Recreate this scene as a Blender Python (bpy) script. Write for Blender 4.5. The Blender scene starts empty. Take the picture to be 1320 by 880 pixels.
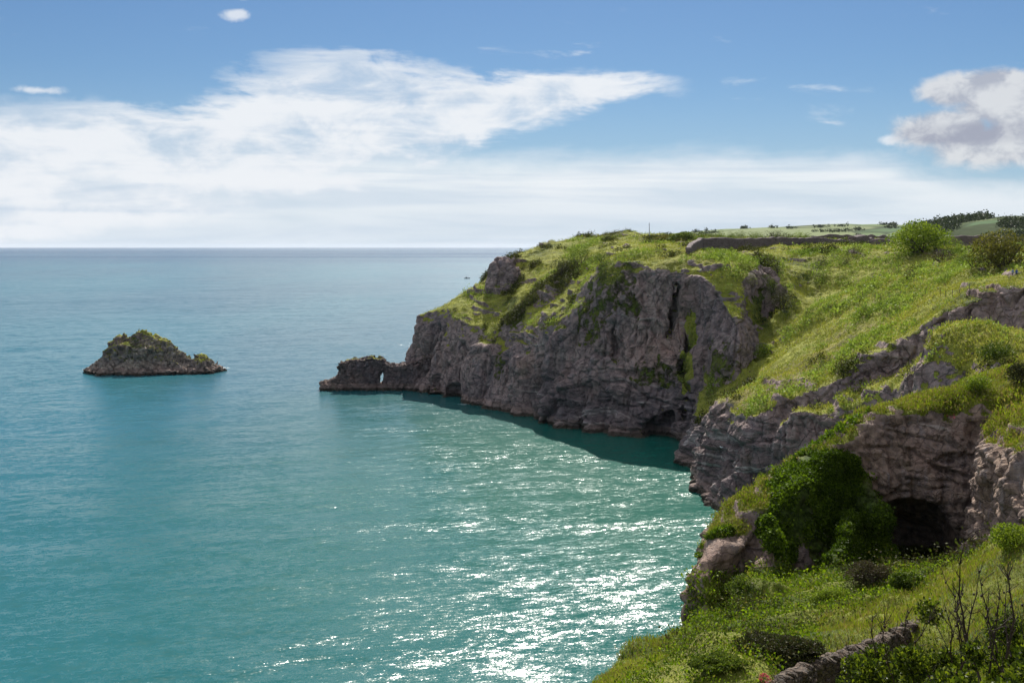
import bpy, bmesh, math, random
import numpy as np
from mathutils import Vector, Matrix

R = math.radians
rng = np.random.default_rng(7)
random.seed(7)
scene = bpy.context.scene
COL = scene.collection

# ------------------------------------------------------------------ camera
QUICK = False
F = 1415.0            # focal length in pixels of the 1320 px wide photograph
CAMZ = 50.0           # metres above the sea
HOR = 318.0           # horizon row
cam_d = bpy.data.cameras.new('camera')
cam = bpy.data.objects.new('camera', cam_d)
COL.objects.link(cam)
cam.location = (0, 0, CAMZ)
cam.rotation_euler = (R(90), 0, 0)
cam_d.sensor_width = 36.0
cam_d.lens = 36.0 * F / 1320.0
cam_d.shift_y = -(440.0 - HOR) / 1320.0
cam_d.clip_start = 0.2
cam_d.clip_end = 120000
scene.camera = cam

def at(px, py, Y):
    return ((px - 660.0) * Y / F, Y, CAMZ - (py - HOR) * Y / F)

# ------------------------------------------------------------------ light
SUN_EL, SUN_AZ = 40.0, 4.0     # azimuth measured from +Y towards +X
world = bpy.data.worlds.new('World')
scene.world = world
world.use_nodes = True

vs_exposure = 0.6

class NT:
    """short hand for building node trees"""
    def __init__(self, tree):
        self.t = tree; self.N = tree.nodes; self.L = tree.links
    def set(self, sock, v):
        if isinstance(v, bpy.types.NodeSocket): self.L.new(v, sock)
        elif v is not None:
            try: sock.default_value = v
            except Exception: sock.default_value = tuple(v) + (1.0,)
    def math(self, op, a, b=None, c=None, clamp=False):
        n = self.N.new('ShaderNodeMath'); n.operation = op; n.use_clamp = clamp
        for i, v in enumerate((a, b, c)): self.set(n.inputs[i], v)
        return n.outputs[0]
    def vmath(self, op, a, b=None, s=None):
        n = self.N.new('ShaderNodeVectorMath'); n.operation = op
        self.set(n.inputs[0], a); self.set(n.inputs[1], b)
        if s is not None: self.set(n.inputs['Scale'], s)
        return n.outputs[0]
    def noise(self, vec, scale, detail=3, rough=0.5, dist=0.0, dim='3D', out='Fac'):
        n = self.N.new('ShaderNodeTexNoise'); n.noise_dimensions = dim
        self.set(n.inputs['Vector'], vec)
        n.inputs['Scale'].default_value = scale; n.inputs['Detail'].default_value = detail
        n.inputs['Roughness'].default_value = rough; n.inputs['Distortion'].default_value = dist
        return n.outputs[out]
    def voronoi(self, vec, scale, feature='F1', out='Distance', rnd=1.0):
        n = self.N.new('ShaderNodeTexVoronoi'); n.feature = feature
        self.set(n.inputs['Vector'], vec); n.inputs['Scale'].default_value = scale
        n.inputs['Randomness'].default_value = rnd
        return n.outputs[out]
    def ss(self, v, a, b, lo=0.0, hi=1.0):
        n = self.N.new('ShaderNodeMapRange'); n.interpolation_type = 'SMOOTHSTEP'
        self.set(n.inputs[0], v); self.set(n.inputs[1], a); self.set(n.inputs[2], b)
        self.set(n.inputs[3], lo); self.set(n.inputs[4], hi)
        return n.outputs[0]
    def mix(self, f, a, b, mode='MIX'):
        n = self.N.new('ShaderNodeMix'); n.data_type = 'RGBA'; n.blend_type = mode
        self.set(n.inputs[0], f); self.set(n.inputs[6], a); self.set(n.inputs[7], b)
        return n.outputs[2]
    def comb(self, x, y, z):
        n = self.N.new('ShaderNodeCombineXYZ')
        for i, v in enumerate((x, y, z)): self.set(n.inputs[i], v)
        return n.outputs[0]
    def sep(self, v):
        n = self.N.new('ShaderNodeSeparateXYZ'); self.set(n.inputs[0], v); return n.outputs
    def ramp(self, f, pts, interp='LINEAR'):
        n = self.N.new('ShaderNodeValToRGB'); self.set(n.inputs[0], f)
        r = n.color_ramp; r.interpolation = interp
        while len(r.elements) < len(pts): r.elements.new(0.5)
        for e, (p, c) in zip(r.elements, pts):
            e.position = p; e.color = (c, c, c, 1) if isinstance(c, (int, float)) else tuple(c) + (1,)
        return n.outputs[0]

def build_sky():
    g = NT(world.node_tree)
    N, L = g.N, g.L
    N.clear()
    out = N.new('ShaderNodeOutputWorld')
    bg = N.new('ShaderNodeBackground')
    S = 0.075
    EX = 2 ** vs_exposure
    bg.inputs['Strength'].default_value = S
    sky = N.new('ShaderNodeTexSky')
    sky.sky_type = 'NISHITA'
    sky.sun_disc = False
    sky.sun_elevation = R(SUN_EL)
    sky.sun_rotation = R(SUN_AZ)
    sky.altitude = 50
    sky.air_density = 1.0
    sky.dust_density = 0.2
    sky.ozone_density = 2.0
    tc = N.new('ShaderNodeTexCoord')
    d = g.vmath('NORMALIZE', tc.outputs['Generated'])
    x, y, z = g.sep(d)
    az = g.math('ARCTAN2', x, y)                 # radians, 0 towards +Y
    el = g.math('ARCSINE', z)
    # clear air: deeper blue up high, pale towards the horizon
    hz = g.ss(el, -0.02, 0.16, 1.0, 0.0)
    clear = g.mix(1.0, sky.outputs[0], (0.36, 0.48, 0.61), 'MULTIPLY')
    # unseen broken cloud above the frame, added to brighten the shaded land
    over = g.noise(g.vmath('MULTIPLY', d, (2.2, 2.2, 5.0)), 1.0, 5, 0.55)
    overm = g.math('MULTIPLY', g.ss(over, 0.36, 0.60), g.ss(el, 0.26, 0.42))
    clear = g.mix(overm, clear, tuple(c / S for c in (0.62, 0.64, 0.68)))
    pale = tuple(c / S / EX for c in (0.43, 0.58, 0.77))
    clear = g.mix(g.math('MULTIPLY', hz, 0.75), clear, pale)
    # cloud coordinates: long streaks lying along the horizon
    wv = g.comb(g.math('MULTIPLY', az, 5.0), g.math('MULTIPLY', el, 26.0), 0.37)
    n1 = g.noise(wv, 1.0, 7, 0.58, 0.5)
    wv2 = g.comb(g.math('MULTIPLY', az, 14.0), g.math('MULTIPLY', el, 30.0), 3.1)
    n2 = g.noise(wv2, 1.0, 7, 0.62, 0.3)
    nn = g.math('ADD', g.math('MULTIPLY', g.math('SUBTRACT', n1, 0.5), 0.6), g.math('MULTIPLY', g.math('SUBTRACT', n2, 0.5), 0.4))
    t = g.math('DIVIDE', g.math('ADD', az, 0.55), 1.1, clamp=True)
    def pos(px): return (math.atan((px - 660) / F) + 0.55) / 1.1
    def elv(py): return (HOR - py) / F * 4.0     # ramp value = 4 * elevation
    top = g.ramp(t, [(pos(-60), elv(172)), (pos(80), elv(152)), (pos(230), elv(138)), (pos(300), elv(118)), (pos(400), elv(90)), (pos(470), elv(84)),
                     (pos(600), elv(96)), (pos(760), elv(96)), (pos(870), elv(104)), (pos(960), elv(150))])
    bot = g.ramp(t, [(pos(-60), elv(330)), (pos(560), elv(215)), (pos(640), elv(186)), (pos(730), elv(163)), (pos(820), elv(133)), (pos(885), elv(112)), (pos(960), elv(100))])
    e4 = g.math('MULTIPLY', el, 4.0)
    e4n = g.math('ADD', e4, g.math('MULTIPLY', nn, 0.56))
    up = g.math('MULTIPLY', g.ss(g.math('SUBTRACT', top, e4n), -0.03, 0.05), g.ss(g.math('SUBTRACT', e4n, bot), -0.03, 0.06))
    low_top = g.ramp(t, [(pos(0), elv(205)), (pos(560), elv(200)), (pos(680), elv(200)), (pos(900), elv(190)), (pos(1090), elv(194)), (pos(1200), elv(222)), (pos(1330), elv(236))])
    low = g.ss(g.math('SUBTRACT', low_top, g.math('ADD', e4, g.math('MULTIPLY', nn, 0.3))), -0.03, 0.10)
    low = g.math('MULTIPLY', low, g.ss(n1, 0.28, 0.60, 0.70, 1.0))
    # thin veil between the two banks at the left and small wisps high up
    wisp = g.math('MULTIPLY', g.ss(g.noise(g.comb(g.math('MULTIPLY', az, 9.0), g.math('MULTIPLY', el, 34.0), 8.3), 1.0, 6, 0.6, 0.4), 0.60, 0.76), 0.55)
    def blob(px, py, rx, ry):
        a = g.math('DIVIDE', g.math('SUBTRACT', az, math.atan((px - 660) / F)), rx / F)
        b = g.math('DIVIDE', g.math('SUBTRACT', el, (HOR - py) / F), ry / F)
        return g.math('SUBTRACT', 1.0, g.math('SQRT', g.math('ADD', g.math('MULTIPLY', a, a), g.math('MULTIPLY', b, b))))
    cv = g.comb(g.math('MULTIPLY', az, 34.0), g.math('MULTIPLY', el, 46.0), 1.7)
    n3 = g.noise(cv, 1.0, 8, 0.6, 0.25)
    n3c = g.math('SUBTRACT', n3, 0.5)
    cum = None
    for (px, py, rx, ry) in [(1235, 134, 46, 20), (1290, 150, 60, 34), (1225, 178, 66, 24), (1290, 196, 90, 28), (1350, 165, 60, 50), (1280, 124, 40, 16)]:
        b = g.ss(g.math('ADD', blob(px, py, rx, ry), g.math('MULTIPLY', n3c, 1.35)), -0.22, 0.36)
        cum = b if cum is None else g.math('MAXIMUM', cum, b)
    small = None
    for (px, py, rx, ry) in [(303, 32, 26, 9), (150, 8, 26, 7), (52, 134, 34, 7), (1300, 16, 26, 7), (1218, 2, 34, 6), (1145, 187, 20, 9)]:
        b = g.ss(g.math('ADD', blob(px, py, rx, ry), g.math('MULTIPLY', n3c, 2.4)), 0.05, 0.8)
        small = b if small is None else g.math('MAXIMUM', small, b)
    # brightness of the clouds
    white = tuple(c / S / EX for c in (0.86, 0.89, 0.93))
    grey = tuple(c / S / EX for c in (0.58, 0.68, 0.80))
    st_ = g.noise(g.comb(g.math('MULTIPLY', az, 3.0), g.math('MULTIPLY', el, 42.0), 6.6), 1.0, 6, 0.6, 0.6)
    hi = g.mix(g.ss(g.math('ADD', g.math('MULTIPLY', n2, 0.6), g.math('MULTIPLY', st_, 0.4)), 0.36, 0.56), grey, white)
    lowc = g.mix(g.ss(e4, 0.0, 0.34), tuple(c / S / EX for c in (0.74, 0.81, 0.88)), tuple(c / S / EX for c in (0.94, 0.96, 0.97)))
    lowc = g.mix(g.ss(st_, 0.36, 0.60, 0.60, 0.0), lowc, grey)
    under = g.math('MULTIPLY', g.ss(blob(1245, 184, 120, 18), 0.0, 0.6), g.ss(n3, 0.70, 0.42, 0.35, 1.0))
    cumc = g.mix(g.ss(n3, 0.38, 0.62), tuple(c / S / EX for c in (0.46, 0.48, 0.55)), tuple(c / S / EX for c in (0.74, 0.75, 0.77)))
    cumc = g.mix(under, cumc, tuple(c / S / EX for c in (0.38, 0.39, 0.47)))
    c = g.mix(wisp, clear, hi)
    c = g.mix(g.math('MULTIPLY', low, 0.93), c, lowc)
    c = g.mix(g.math('MULTIPLY', up, g.ss(n2, 0.28, 0.56, 0.62, 0.97)), c, hi)
    c = g.mix(g.math('MULTIPLY', small, 0.75), c, white)
    c = g.mix(g.math('MULTIPLY', cum, 0.9), c, cumc)
    c = g.mix(g.ss(el, -0.06, -0.005, 1.0, 0.0), c, tuple(q / S / EX for q in (0.30, 0.38, 0.44)))
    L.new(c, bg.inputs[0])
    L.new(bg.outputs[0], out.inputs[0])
build_sky()

sun_d = bpy.data.lights.new('sun', 'SUN')
sun_d.energy = 4.8
sun_d.angle = R(0.5)
sun_d.color = (1.0, 0.95, 0.86)
sun = bpy.data.objects.new('sun', sun_d)
COL.objects.link(sun)
_az, _el = R(SUN_AZ), R(SUN_EL)
sdir = Vector((math.sin(_az) * math.cos(_el), math.cos(_az) * math.cos(_el), math.sin(_el)))
sun.rotation_euler = sdir.to_track_quat('Z', 'Y').to_euler()
sun.location = (0, 0, 200)

vs = scene.view_settings
vs.view_transform = 'Standard'
vs.look = 'None'
vs.exposure = vs_exposure
vs.gamma = 1.0
vs.use_curve_mapping = False

# ------------------------------------------------------------------ numpy helpers
_perm = rng.random(1 << 16).astype(np.float32)

def vnoise(x, y, z, seed=0):
    """value noise in [-1, 1]"""
    x = np.asarray(x, np.float32); y = np.asarray(y, np.float32); z = np.asarray(z, np.float32)
    xi = np.floor(x); yi = np.floor(y); zi = np.floor(z)
    fx = x - xi; fy = y - yi; fz = z - zi
    fx = fx * fx * (3 - 2 * fx); fy = fy * fy * (3 - 2 * fy); fz = fz * fz * (3 - 2 * fz)
    xi = xi.astype(np.int32); yi = yi.astype(np.int32); zi = zi.astype(np.int32)
    def h(a, b, c):
        k = (a * 73856093) ^ (b * 19349663) ^ (c * 83492791) ^ (seed * 2654435 + 977)
        k = (k ^ (k >> 13)) * 1274126177
        return _perm[(k ^ (k >> 16)) & 0xFFFF]
    with np.errstate(over='ignore'):
        x1 = xi + 1; y1 = yi + 1; z1 = zi + 1
        a = h(xi, yi, zi); b = h(x1, yi, zi); r00 = a + (b - a) * fx
        a = h(xi, y1, zi); b = h(x1, y1, zi); r10 = a + (b - a) * fx
        a = h(xi, yi, z1); b = h(x1, yi, z1); r01 = a + (b - a) * fx
        a = h(xi, y1, z1); b = h(x1, y1, z1); r11 = a + (b - a) * fx
    r0 = r00 + (r10 - r00) * fy
    r1 = r01 + (r11 - r01) * fy
    return (r0 + (r1 - r0) * fz) * 2 - 1

def fbm(x, y, z, s, octv=3, seed=0, gain=0.5):
    t = 0; a = 1.0; n = 0
    for o in range(octv):
        t = t + a * vnoise(x / s, y / s, z / s, seed + o * 17)
        n += a; a *= gain; s = s * 0.47
    return t / n

def sstep(a, b, x):
    t = np.clip((x - a) / (b - a), 0, 1)
    return t * t * (3 - 2 * t)

def rbf(pts, smooth=0.0):
    """thin-plate surface through (x, y, z) points -> f(X, Y)"""
    P = np.array(pts, float)
    n = len(P); S = 100.0
    p = P[:, :2] / S
    d = np.sqrt(((p[:, None] - p[None]) ** 2).sum(-1))
    K = np.where(d > 0, d * d * np.log(d + 1e-12), 0) + np.eye(n) * smooth
    A = np.zeros((n + 3, n + 3))
    A[:n, :n] = K; A[:n, n] = 1; A[:n, n + 1:] = p
    A[n, :n] = 1; A[n + 1:, :n] = p.T
    w = np.linalg.solve(A, np.concatenate([P[:, 2], [0, 0, 0]]))
    def f(X, Y):
        X = X / S; Y = Y / S
        r = w[n] + w[n + 1] * X + w[n + 2] * Y
        for i in range(n):
            d2 = (X - p[i, 0]) ** 2 + (Y - p[i, 1]) ** 2 + 1e-12
            r = r + w[i] * 0.5 * d2 * np.log(d2)
        return r
    return f

def poly_sd(X, Y, poly):
    """signed distance, positive inside"""
    P = np.array(poly, float); Q = np.roll(P, -1, 0)
    best = np.full(X.shape, 1e9); ins = np.zeros(X.shape, bool)
    for (ax, ay), (bx, by) in zip(P, Q):
        dx, dy = bx - ax, by - ay
        t = np.clip(((X - ax) * dx + (Y - ay) * dy) / (dx * dx + dy * dy), 0, 1)
        best = np.minimum(best, (X - ax - t * dx) ** 2 + (Y - ay - t * dy) ** 2)
        c = ((ay > Y) != (by > Y)) & (X < (bx - ax) * (Y - ay) / (by - ay + 1e-12) + ax)
        ins ^= c
    d = np.sqrt(best)
    return np.where(ins, d, -d)

def smin(a, b, k):
    h = np.clip(0.5 + 0.5 * (b - a) / k, 0, 1)
    return b + (a - b) * h - k * h * (1 - h)

# ------------------------------------------------------------------ height of the land
GX0, GX1, GY0, GY1, GS = -90.0, 330.0, -45.0, 700.0, 0.75
gx = np.arange(GX0, GX1, GS); gy = np.arange(GY0, GY1, GS)
HX, HY = np.meshgrid(gx, gy, indexing='ij')
zero = np.zeros_like(HX)
wobx = fbm(HX, HY, zero, 22, 3, 3) * 3.0
woby = fbm(HX, HY, zero, 22, 3, 9) * 3.0
wob = fbm(HX, HY, zero, 9, 3, 21)

# A: the headland beyond the cove
TA = rbf([at(*p) for p in [
    (530, 413, 384), (565, 424, 366), (600, 436, 357), (650, 441, 342), (700, 446, 314), (733, 443, 303),
    (512, 432, 388), (580, 392, 386), (620, 402, 372), (600, 376, 398), (650, 384, 374), (645, 345, 396), (672, 328, 405),
    (700, 400, 340), (700, 360, 368), (733, 400, 318), (722, 350, 356), (700, 321, 425), (745, 318, 400),
    (748, 372, 322), (770, 343, 316), (790, 333, 318), (810, 331, 310), (830, 331, 309), (885, 330, 304), (850, 322, 345),
    (740, 313, 435), (830, 311, 450), (905, 340, 297), (930, 344, 292), (955, 347, 292), (950, 332, 315),
    (1000, 350, 296), (985, 372, 285), (1015, 384, 285), (1030, 375, 295),
    (920, 312, 400), (1000, 318, 350), (1100, 318, 370), (1000, 309, 450), (1150, 313, 450), (1300, 318, 450),
    (1400, 325, 350), (1150, 322, 330), (1050, 350, 306), (1035, 380, 296), (1250, 330, 310), (900, 316, 600), (1200, 317, 680), (1200, 317, 480), (1320, 316, 600), (600, 330, 640)]]
    + [(-60, 380, 8), (-40, 420, 12), (0, 460, 25)], 0.0)
polyA = [(-41, 388), (-33, 377), (-24, 361), (-15, 352), (-8, 345), (-2.4, 335), (3, 318), (8.6, 307), (16.7, 297),
         (28.6, 290), (38, 284), (43, 277), (46, 265), (54, 259), (62, 262), (68, 270), (73, 281), (82, 298),
         (100, 318), (150, 330), (500, 330), (500, 900), (-30, 900), (40, 500), (20, 452), (-8, 425), (-30, 403)]
# B: the ledge land under the spur ; C: the bowl and the spur above it
TB = rbf([at(*p) for p in [
    (1010, 545, 199), (1050, 530, 198), (1090, 515, 196), (1120, 505, 194), (1180, 482, 190), (1250, 457, 186), (1320, 444, 181),
    (1010, 552, 195), (1060, 540, 193), (1100, 524, 190), (1150, 512, 168), (1250, 472, 160), (1320, 458, 150)]]
    + [(41, 222, -3), (40, 240, -3), (39, 258, -3), (42, 211, -2), (55, 170, 12), (60, 160, 18), (62, 150, 22), (75, 150, 27), (90, 140, 34), (130, 140, 42), (120, 180, 42)])
polyB = [(45, 206), (43.5, 199), (47.5, 192.5), (54, 188.5), (58, 185), (58, 177), (55, 168), (50, 155),
         (60, 130), (300, 80), (300, 300), (80, 260), (60, 225)]
TC = rbf([at(*p) for p in [
    (905, 532, 238), (930, 523, 224), (960, 518, 216), (1000, 512, 211), (1040, 500, 208), (1080, 482, 206), (1120, 455, 203),
    (1170, 428, 201), (1210, 404, 199), (1260, 383, 197), (1320, 367, 192),
    (900, 542, 256), (930, 524, 252), (960, 500, 256), (985, 470, 264), (1010, 440, 272), (1030, 402, 284), (1035, 380, 296),
    (1000, 480, 242), (1050, 450, 240), (1050, 400, 270), (1050, 350, 306), (1100, 400, 256), (1100, 440, 228), (1110, 352, 300),
    (1150, 365, 260), (1200, 370, 236), (1200, 388, 218), (1250, 366, 220), (1310, 358, 202), (1310, 341, 225), (1250, 338, 255),
    (1180, 325, 300), (1100, 322, 330), (1000, 325, 330), (1400, 345, 215), (1320, 326, 300), (1320, 321, 420), (1100, 320, 420), (1200, 322, 330),
    (1002, 352, 300), (1000, 337, 318), (965, 335, 322), (1020, 376, 291)]]
    + [(130, 150, 43), (200, 150, 48), (200, 300, 50), (110, 180, 44)])
polyC = [(46, 285), (40.5, 266), (38.8, 250), (37.6, 233), (37.7, 217), (39.6, 207), (45, 203), (52, 202.5), (58.5, 200.5), (64.5, 197.5),
         (70, 195.5), (76, 193.5), (82, 190.5), (88, 186), (110, 165), (330, 110), (330, 420), (120, 420), (80, 400), (60, 335), (62, 308), (68, 293), (60, 289)]
# D: the near ridge with its rock amphitheatre ; D2: the buttress at its right
TD = rbf([at(*p) for p in [
    (915, 720, 92), (930, 692, 95), (945, 665, 99), (960, 645, 102), (1000, 612, 106), (1040, 585, 108), (1080, 560, 110),
    (1130, 535, 112), (1180, 512, 114), (1250, 500, 118), (1320, 472, 128), (1320, 510, 104), (1250, 535, 104), (1180, 535, 105),
    (1100, 590, 101), (1040, 640, 97), (990, 690, 94), (960, 730, 91), (1000, 640, 101)]]
    + [(14, 104, 17), (30, 128, 18), (45, 145, 22), (62, 145, 28), (100, 140, 38), (80, 100, 39), (120, 100, 42)])
polyD = [(13.0, 91), (15.0, 85.5), (17, 86.5), (19.5, 90.5), (22.5, 93.5), (26, 95.0), (30.5, 99.0), (33, 102), (37, 103.0), (41, 101.5),
         (60, 96), (120, 90), (160, 130), (120, 165), (60, 160), (48, 152), (30, 130), (21, 112), (15, 100)]
TD2 = rbf([at(*p) for p in [(1262, 665, 82), (1280, 632, 82), (1302, 604, 82), (1330, 578, 82), (1305, 560, 92), (1275, 585, 92), (1400, 540, 75)]]
    + [(80, 90, 40), (60, 75, 38), (45, 70, 37)])
polyD2 = [(37.0, 83), (38.6, 77.5), (45, 66), (90, 40), (120, 70), (100, 105), (45, 106), (39.5, 98)]
# E: the ground the photographer stands on, falling to the foot of the amphitheatre
TE = rbf([at(*p) for p in [
    (755, 880, 45), (800, 845, 52), (840, 815, 60), (880, 787, 72), (905, 777, 82), (960, 757, 84), (1000, 752, 86),
    (1080, 748, 90), (1150, 764, 95), (1225, 772, 93), (1000, 812, 60), (950, 832, 55), (1060, 775, 68), (1105, 755, 74),
    (1000, 884, 30), (1060, 862, 34), (1130, 826, 39), (1190, 790, 44), (1100, 806, 48), (1180, 765, 57), (1060, 838, 43),
    (900, 850, 56), (1320, 690, 42), (1280, 710, 47), (1240, 750, 51), (1320, 760, 30), (1260, 790, 31)]]
    + [(8, 26, 36.6), (5, 24, 37.4), (9, 29, 35.9), (11.5, 33, 34.9), (14, 36.5, 34.2), (15, 25, 40.5)]
    + [(0, 0, 48.3), (4, 0, 48.3), (3, 8, 45.0), (6, 10, 45.3), (9, 20, 42), (0, 10, 43.2), (0, 20, 39), (1, 32, 34.2), (-6, 20, 32),
       (12, 0, 49), (30, 0, 51), (30, 30, 46), (50, 60, 40), (-12, 0, 47), (0, -20, 50), (60, 0, 54), (-3, 45, 28)])
polyE = [(-70, -60), (-22, 0), (-12, 15), (-8, 30), (-5, 44), (-2, 54), (2.2, 63), (7.5, 73), (11.3, 82), (13.5, 92), (20, 100),
         (45, 110), (160, 110), (200, -60)]

def layer(H, T, poly, base, k, amp, t_fn=None):
    sd = poly_sd(HX + wobx * amp * 0.25, HY + woby * amp * 0.25, poly) + wob * amp * 0.6
    global CAP
    t = T(HX, HY)
    wall = base + k * sd
    h = smin(t, wall, 1.2)
    CAP = np.where(h > H, wall - t, CAP)
    return np.maximum(H, h), sd, wall - t

H = np.full_like(HX, -6.0)
CAP = np.zeros_like(HX)
tB = TB(HX, HY)
H, sdB, wB = layer(H, TB, polyB, -5, 5.0, 1.2)
H, sdC, wC = layer(H, TC, polyC, np.minimum(np.maximum(tB - 2, -5), 40), 3.3, 1.6)
H, sdA, wA = layer(H, TA, polyA, -5, 3.6, 2.2)
H, sdD, wD = layer(H, TD, polyD, 12, 6.0, 1.0)
# the ivy rib that catches the sun, and two pillars on either side of it
TR = rbf([(24.5, 87.5, 22.3), (28, 94, 26.6), (32, 101.5, 31.5), (27, 87, 22.0), (34.5, 101, 31.4), (22.5, 89, 22.5)])
H, _, _ = layer(H, TR, [(23.6, 87.5), (26.6, 86.6), (31.5, 95), (35, 103), (30, 104), (26.5, 95)], 17, 4.0, 0.3)
TP = rbf([(20.6, 88.5, 24.5), (22.2, 89, 25.2), (21, 95, 27.6), (24, 96, 28.0)])
H, _, _ = layer(H, TP, [(19.6, 88.6), (21.8, 87.8), (25, 96), (21, 98)], 16, 7.0, 0.2)
TQ = rbf([(32.8, 100, 31.2), (35.4, 100, 31.6), (33, 106, 32), (36, 106, 32.4)])
H, _, _ = layer(H, TQ, [(32.2, 99.6), (34.0, 98.4), (35.6, 99.4), (36.4, 107), (32, 107)], 15, 8.0, 0.2)
# seaward foot of the near ridge goes down to the water
H, sdE, wE = layer(H, TE, polyE, -5, 5.0, 0.6)
H, sdD2, wD2 = layer(H, TD2, polyD2, 19, 6.0, 0.35)
seaD = -5 + 4 * (poly_sd(HX, HY, [(7.0, 87), (8.5, 78), (60, 60), (200, 60), (200, 300), (60, 300), (52, 185), (46, 160), (33, 140), (20, 118), (11.5, 104)]))
H = np.where((HY > 70) & (HY < 160) & (HX < 60), np.minimum(H, np.maximum(seaD, -6)), H)
H = np.clip(H, -6, 70)

def Hat(x, y):
    u = np.clip((np.asarray(x) - GX0) / GS, 0, len(gx) - 1.001)
    v = np.clip((np.asarray(y) - GY0) / GS, 0, len(gy) - 1.001)
    i = u.astype(int); j = v.astype(int); a = u - i; b = v - j
    return (H[i, j] * (1 - a) * (1 - b) + H[i + 1, j] * a * (1 - b) + H[i, j + 1] * (1 - a) * b + H[i + 1, j + 1] * a * b)

# ------------------------------------------------------------------ surface nets
def surface_nets(fn, lo, hi, s):
    xs = np.arange(lo[0], hi[0] + s, s); ys = np.arange(lo[1], hi[1] + s, s); zs = np.arange(lo[2], hi[2] + s, s)
    X, Y, Z = np.meshgrid(xs, ys, zs, indexing='ij')
    f = fn(X, Y, Z).astype(np.float32)
    sgn = f > 0
    c = np.zeros(tuple(n - 1 for n in f.shape), np.int8)
    for i in (0, 1):
        for j in (0, 1):
            for k in (0, 1):
                c += sgn[i:f.shape[0] - 1 + i, j:f.shape[1] - 1 + j, k:f.shape[2] - 1 + k]
    act = (c > 0) & (c < 8)
    I, J, K = np.nonzero(act)
    idx = np.full(act.shape, -1, np.int64); idx[I, J, K] = np.arange(len(I))
    acc = np.zeros((len(I), 3)); cnt = np.zeros(len(I))
    corners = [(i, j, k) for i in (0, 1) for j in (0, 1) for k in (0, 1)]
    for a in corners:
        for ax in range(3):
            if a[ax]: continue
            b = list(a); b[ax] = 1
            fa = f[I + a[0], J + a[1], K + a[2]]; fb = f[I + b[0], J + b[1], K + b[2]]
            m = (fa > 0) != (fb > 0)
            t = np.where(m, fa / np.where(m, fa - fb, 1), 0)
            for q in range(3):
                acc[:, q] += np.where(m, a[q] + (t if q == ax else 0), 0)
            cnt += m
    V = acc / cnt[:, None] + np.stack([I, J, K], 1)
    V = V * s + np.array(lo)
    quads = []
    nx, ny, nz = act.shape
    # x edges
    for ax in range(3):
        sl0 = [slice(1, -1)] * 3; sl0[ax] = slice(0, -1)
        sl1 = [slice(1, -1)] * 3; sl1[ax] = slice(1, None)
        e = sgn[tuple(sl0)] != sgn[tuple(sl1)]
        E = np.array(np.nonzero(e)).T
        off = np.array([1, 1, 1]); off[ax] = 0
        E = E + off
        u, v = [(1, 2), (2, 0), (0, 1)][ax]
        def g(du, dv):
            q = E.copy(); q[:, u] += du; q[:, v] += dv
            return idx[q[:, 0], q[:, 1], q[:, 2]]
        Q = np.stack([g(-1, -1), g(0, -1), g(0, 0), g(-1, 0)], 1)
        flip = ~sgn[E[:, 0], E[:, 1], E[:, 2]]
        Q[flip] = Q[flip][:, ::-1]
        quads.append(Q)
    Q = np.concatenate(quads)
    Q = Q[(Q >= 0).all(1)]
    return V, Q

def compact(V, Q, keep):
    Q = Q[keep]
    used = np.unique(Q)
    m = np.full(len(V), -1, np.int64); m[used] = np.arange(len(used))
    return V[used], m[Q]

def mesh_np(name, V, Q, smooth=True):
    n = Q.shape[1]
    me = bpy.data.meshes.new(name)
    me.vertices.add(len(V)); me.vertices.foreach_set('co', np.asarray(V, np.float32).ravel())
    me.loops.add(Q.size); me.loops.foreach_set('vertex_index', Q.astype(np.int32).ravel())
    me.polygons.add(len(Q)); me.polygons.foreach_set('loop_start', np.arange(0, Q.size, n, dtype=np.int32))
    me.update(calc_edges=True)
    if smooth: me.polygons.foreach_set('use_smooth', np.ones(len(Q), bool))
    return me

def link(name, me, mat=None, parent=None, **props):
    o = bpy.data.objects.new(name, me)
    COL.objects.link(o)
    if mat is not None and me is not None and len(me.materials) == 0: me.materials.append(mat)
    if parent is not None: o.parent = parent
    for k, v in props.items(): o[k] = v
    return o

def subdivide(me, lv):
    o = bpy.data.objects.new('tmp', me); COL.objects.link(o)
    m = o.modifiers.new('s', 'SUBSURF'); m.levels = lv; m.render_levels = lv
    m.boundary_smooth = 'PRESERVE_CORNERS'
    dg = bpy.context.evaluated_depsgraph_get()
    r = bpy.data.meshes.new_from_object(o.evaluated_get(dg))
    bpy.data.objects.remove(o); bpy.data.meshes.remove(me)
    return r

def get_co(me):
    a = np.empty(len(me.vertices) * 3, np.float32); me.vertices.foreach_get('co', a); return a.reshape(-1, 3)
def get_no(me):
    a = np.empty(len(me.vertices) * 3, np.float32); me.vertices.foreach_get('normal', a); return a.reshape(-1, 3)
# ------------------------------------------------------------------ materials
def new_mat(name):
    m = bpy.data.materials.new(name); m.use_nodes = True
    g = NT(m.node_tree)
    p = m.node_tree.nodes['Principled BSDF']
    return m, g, p

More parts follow.
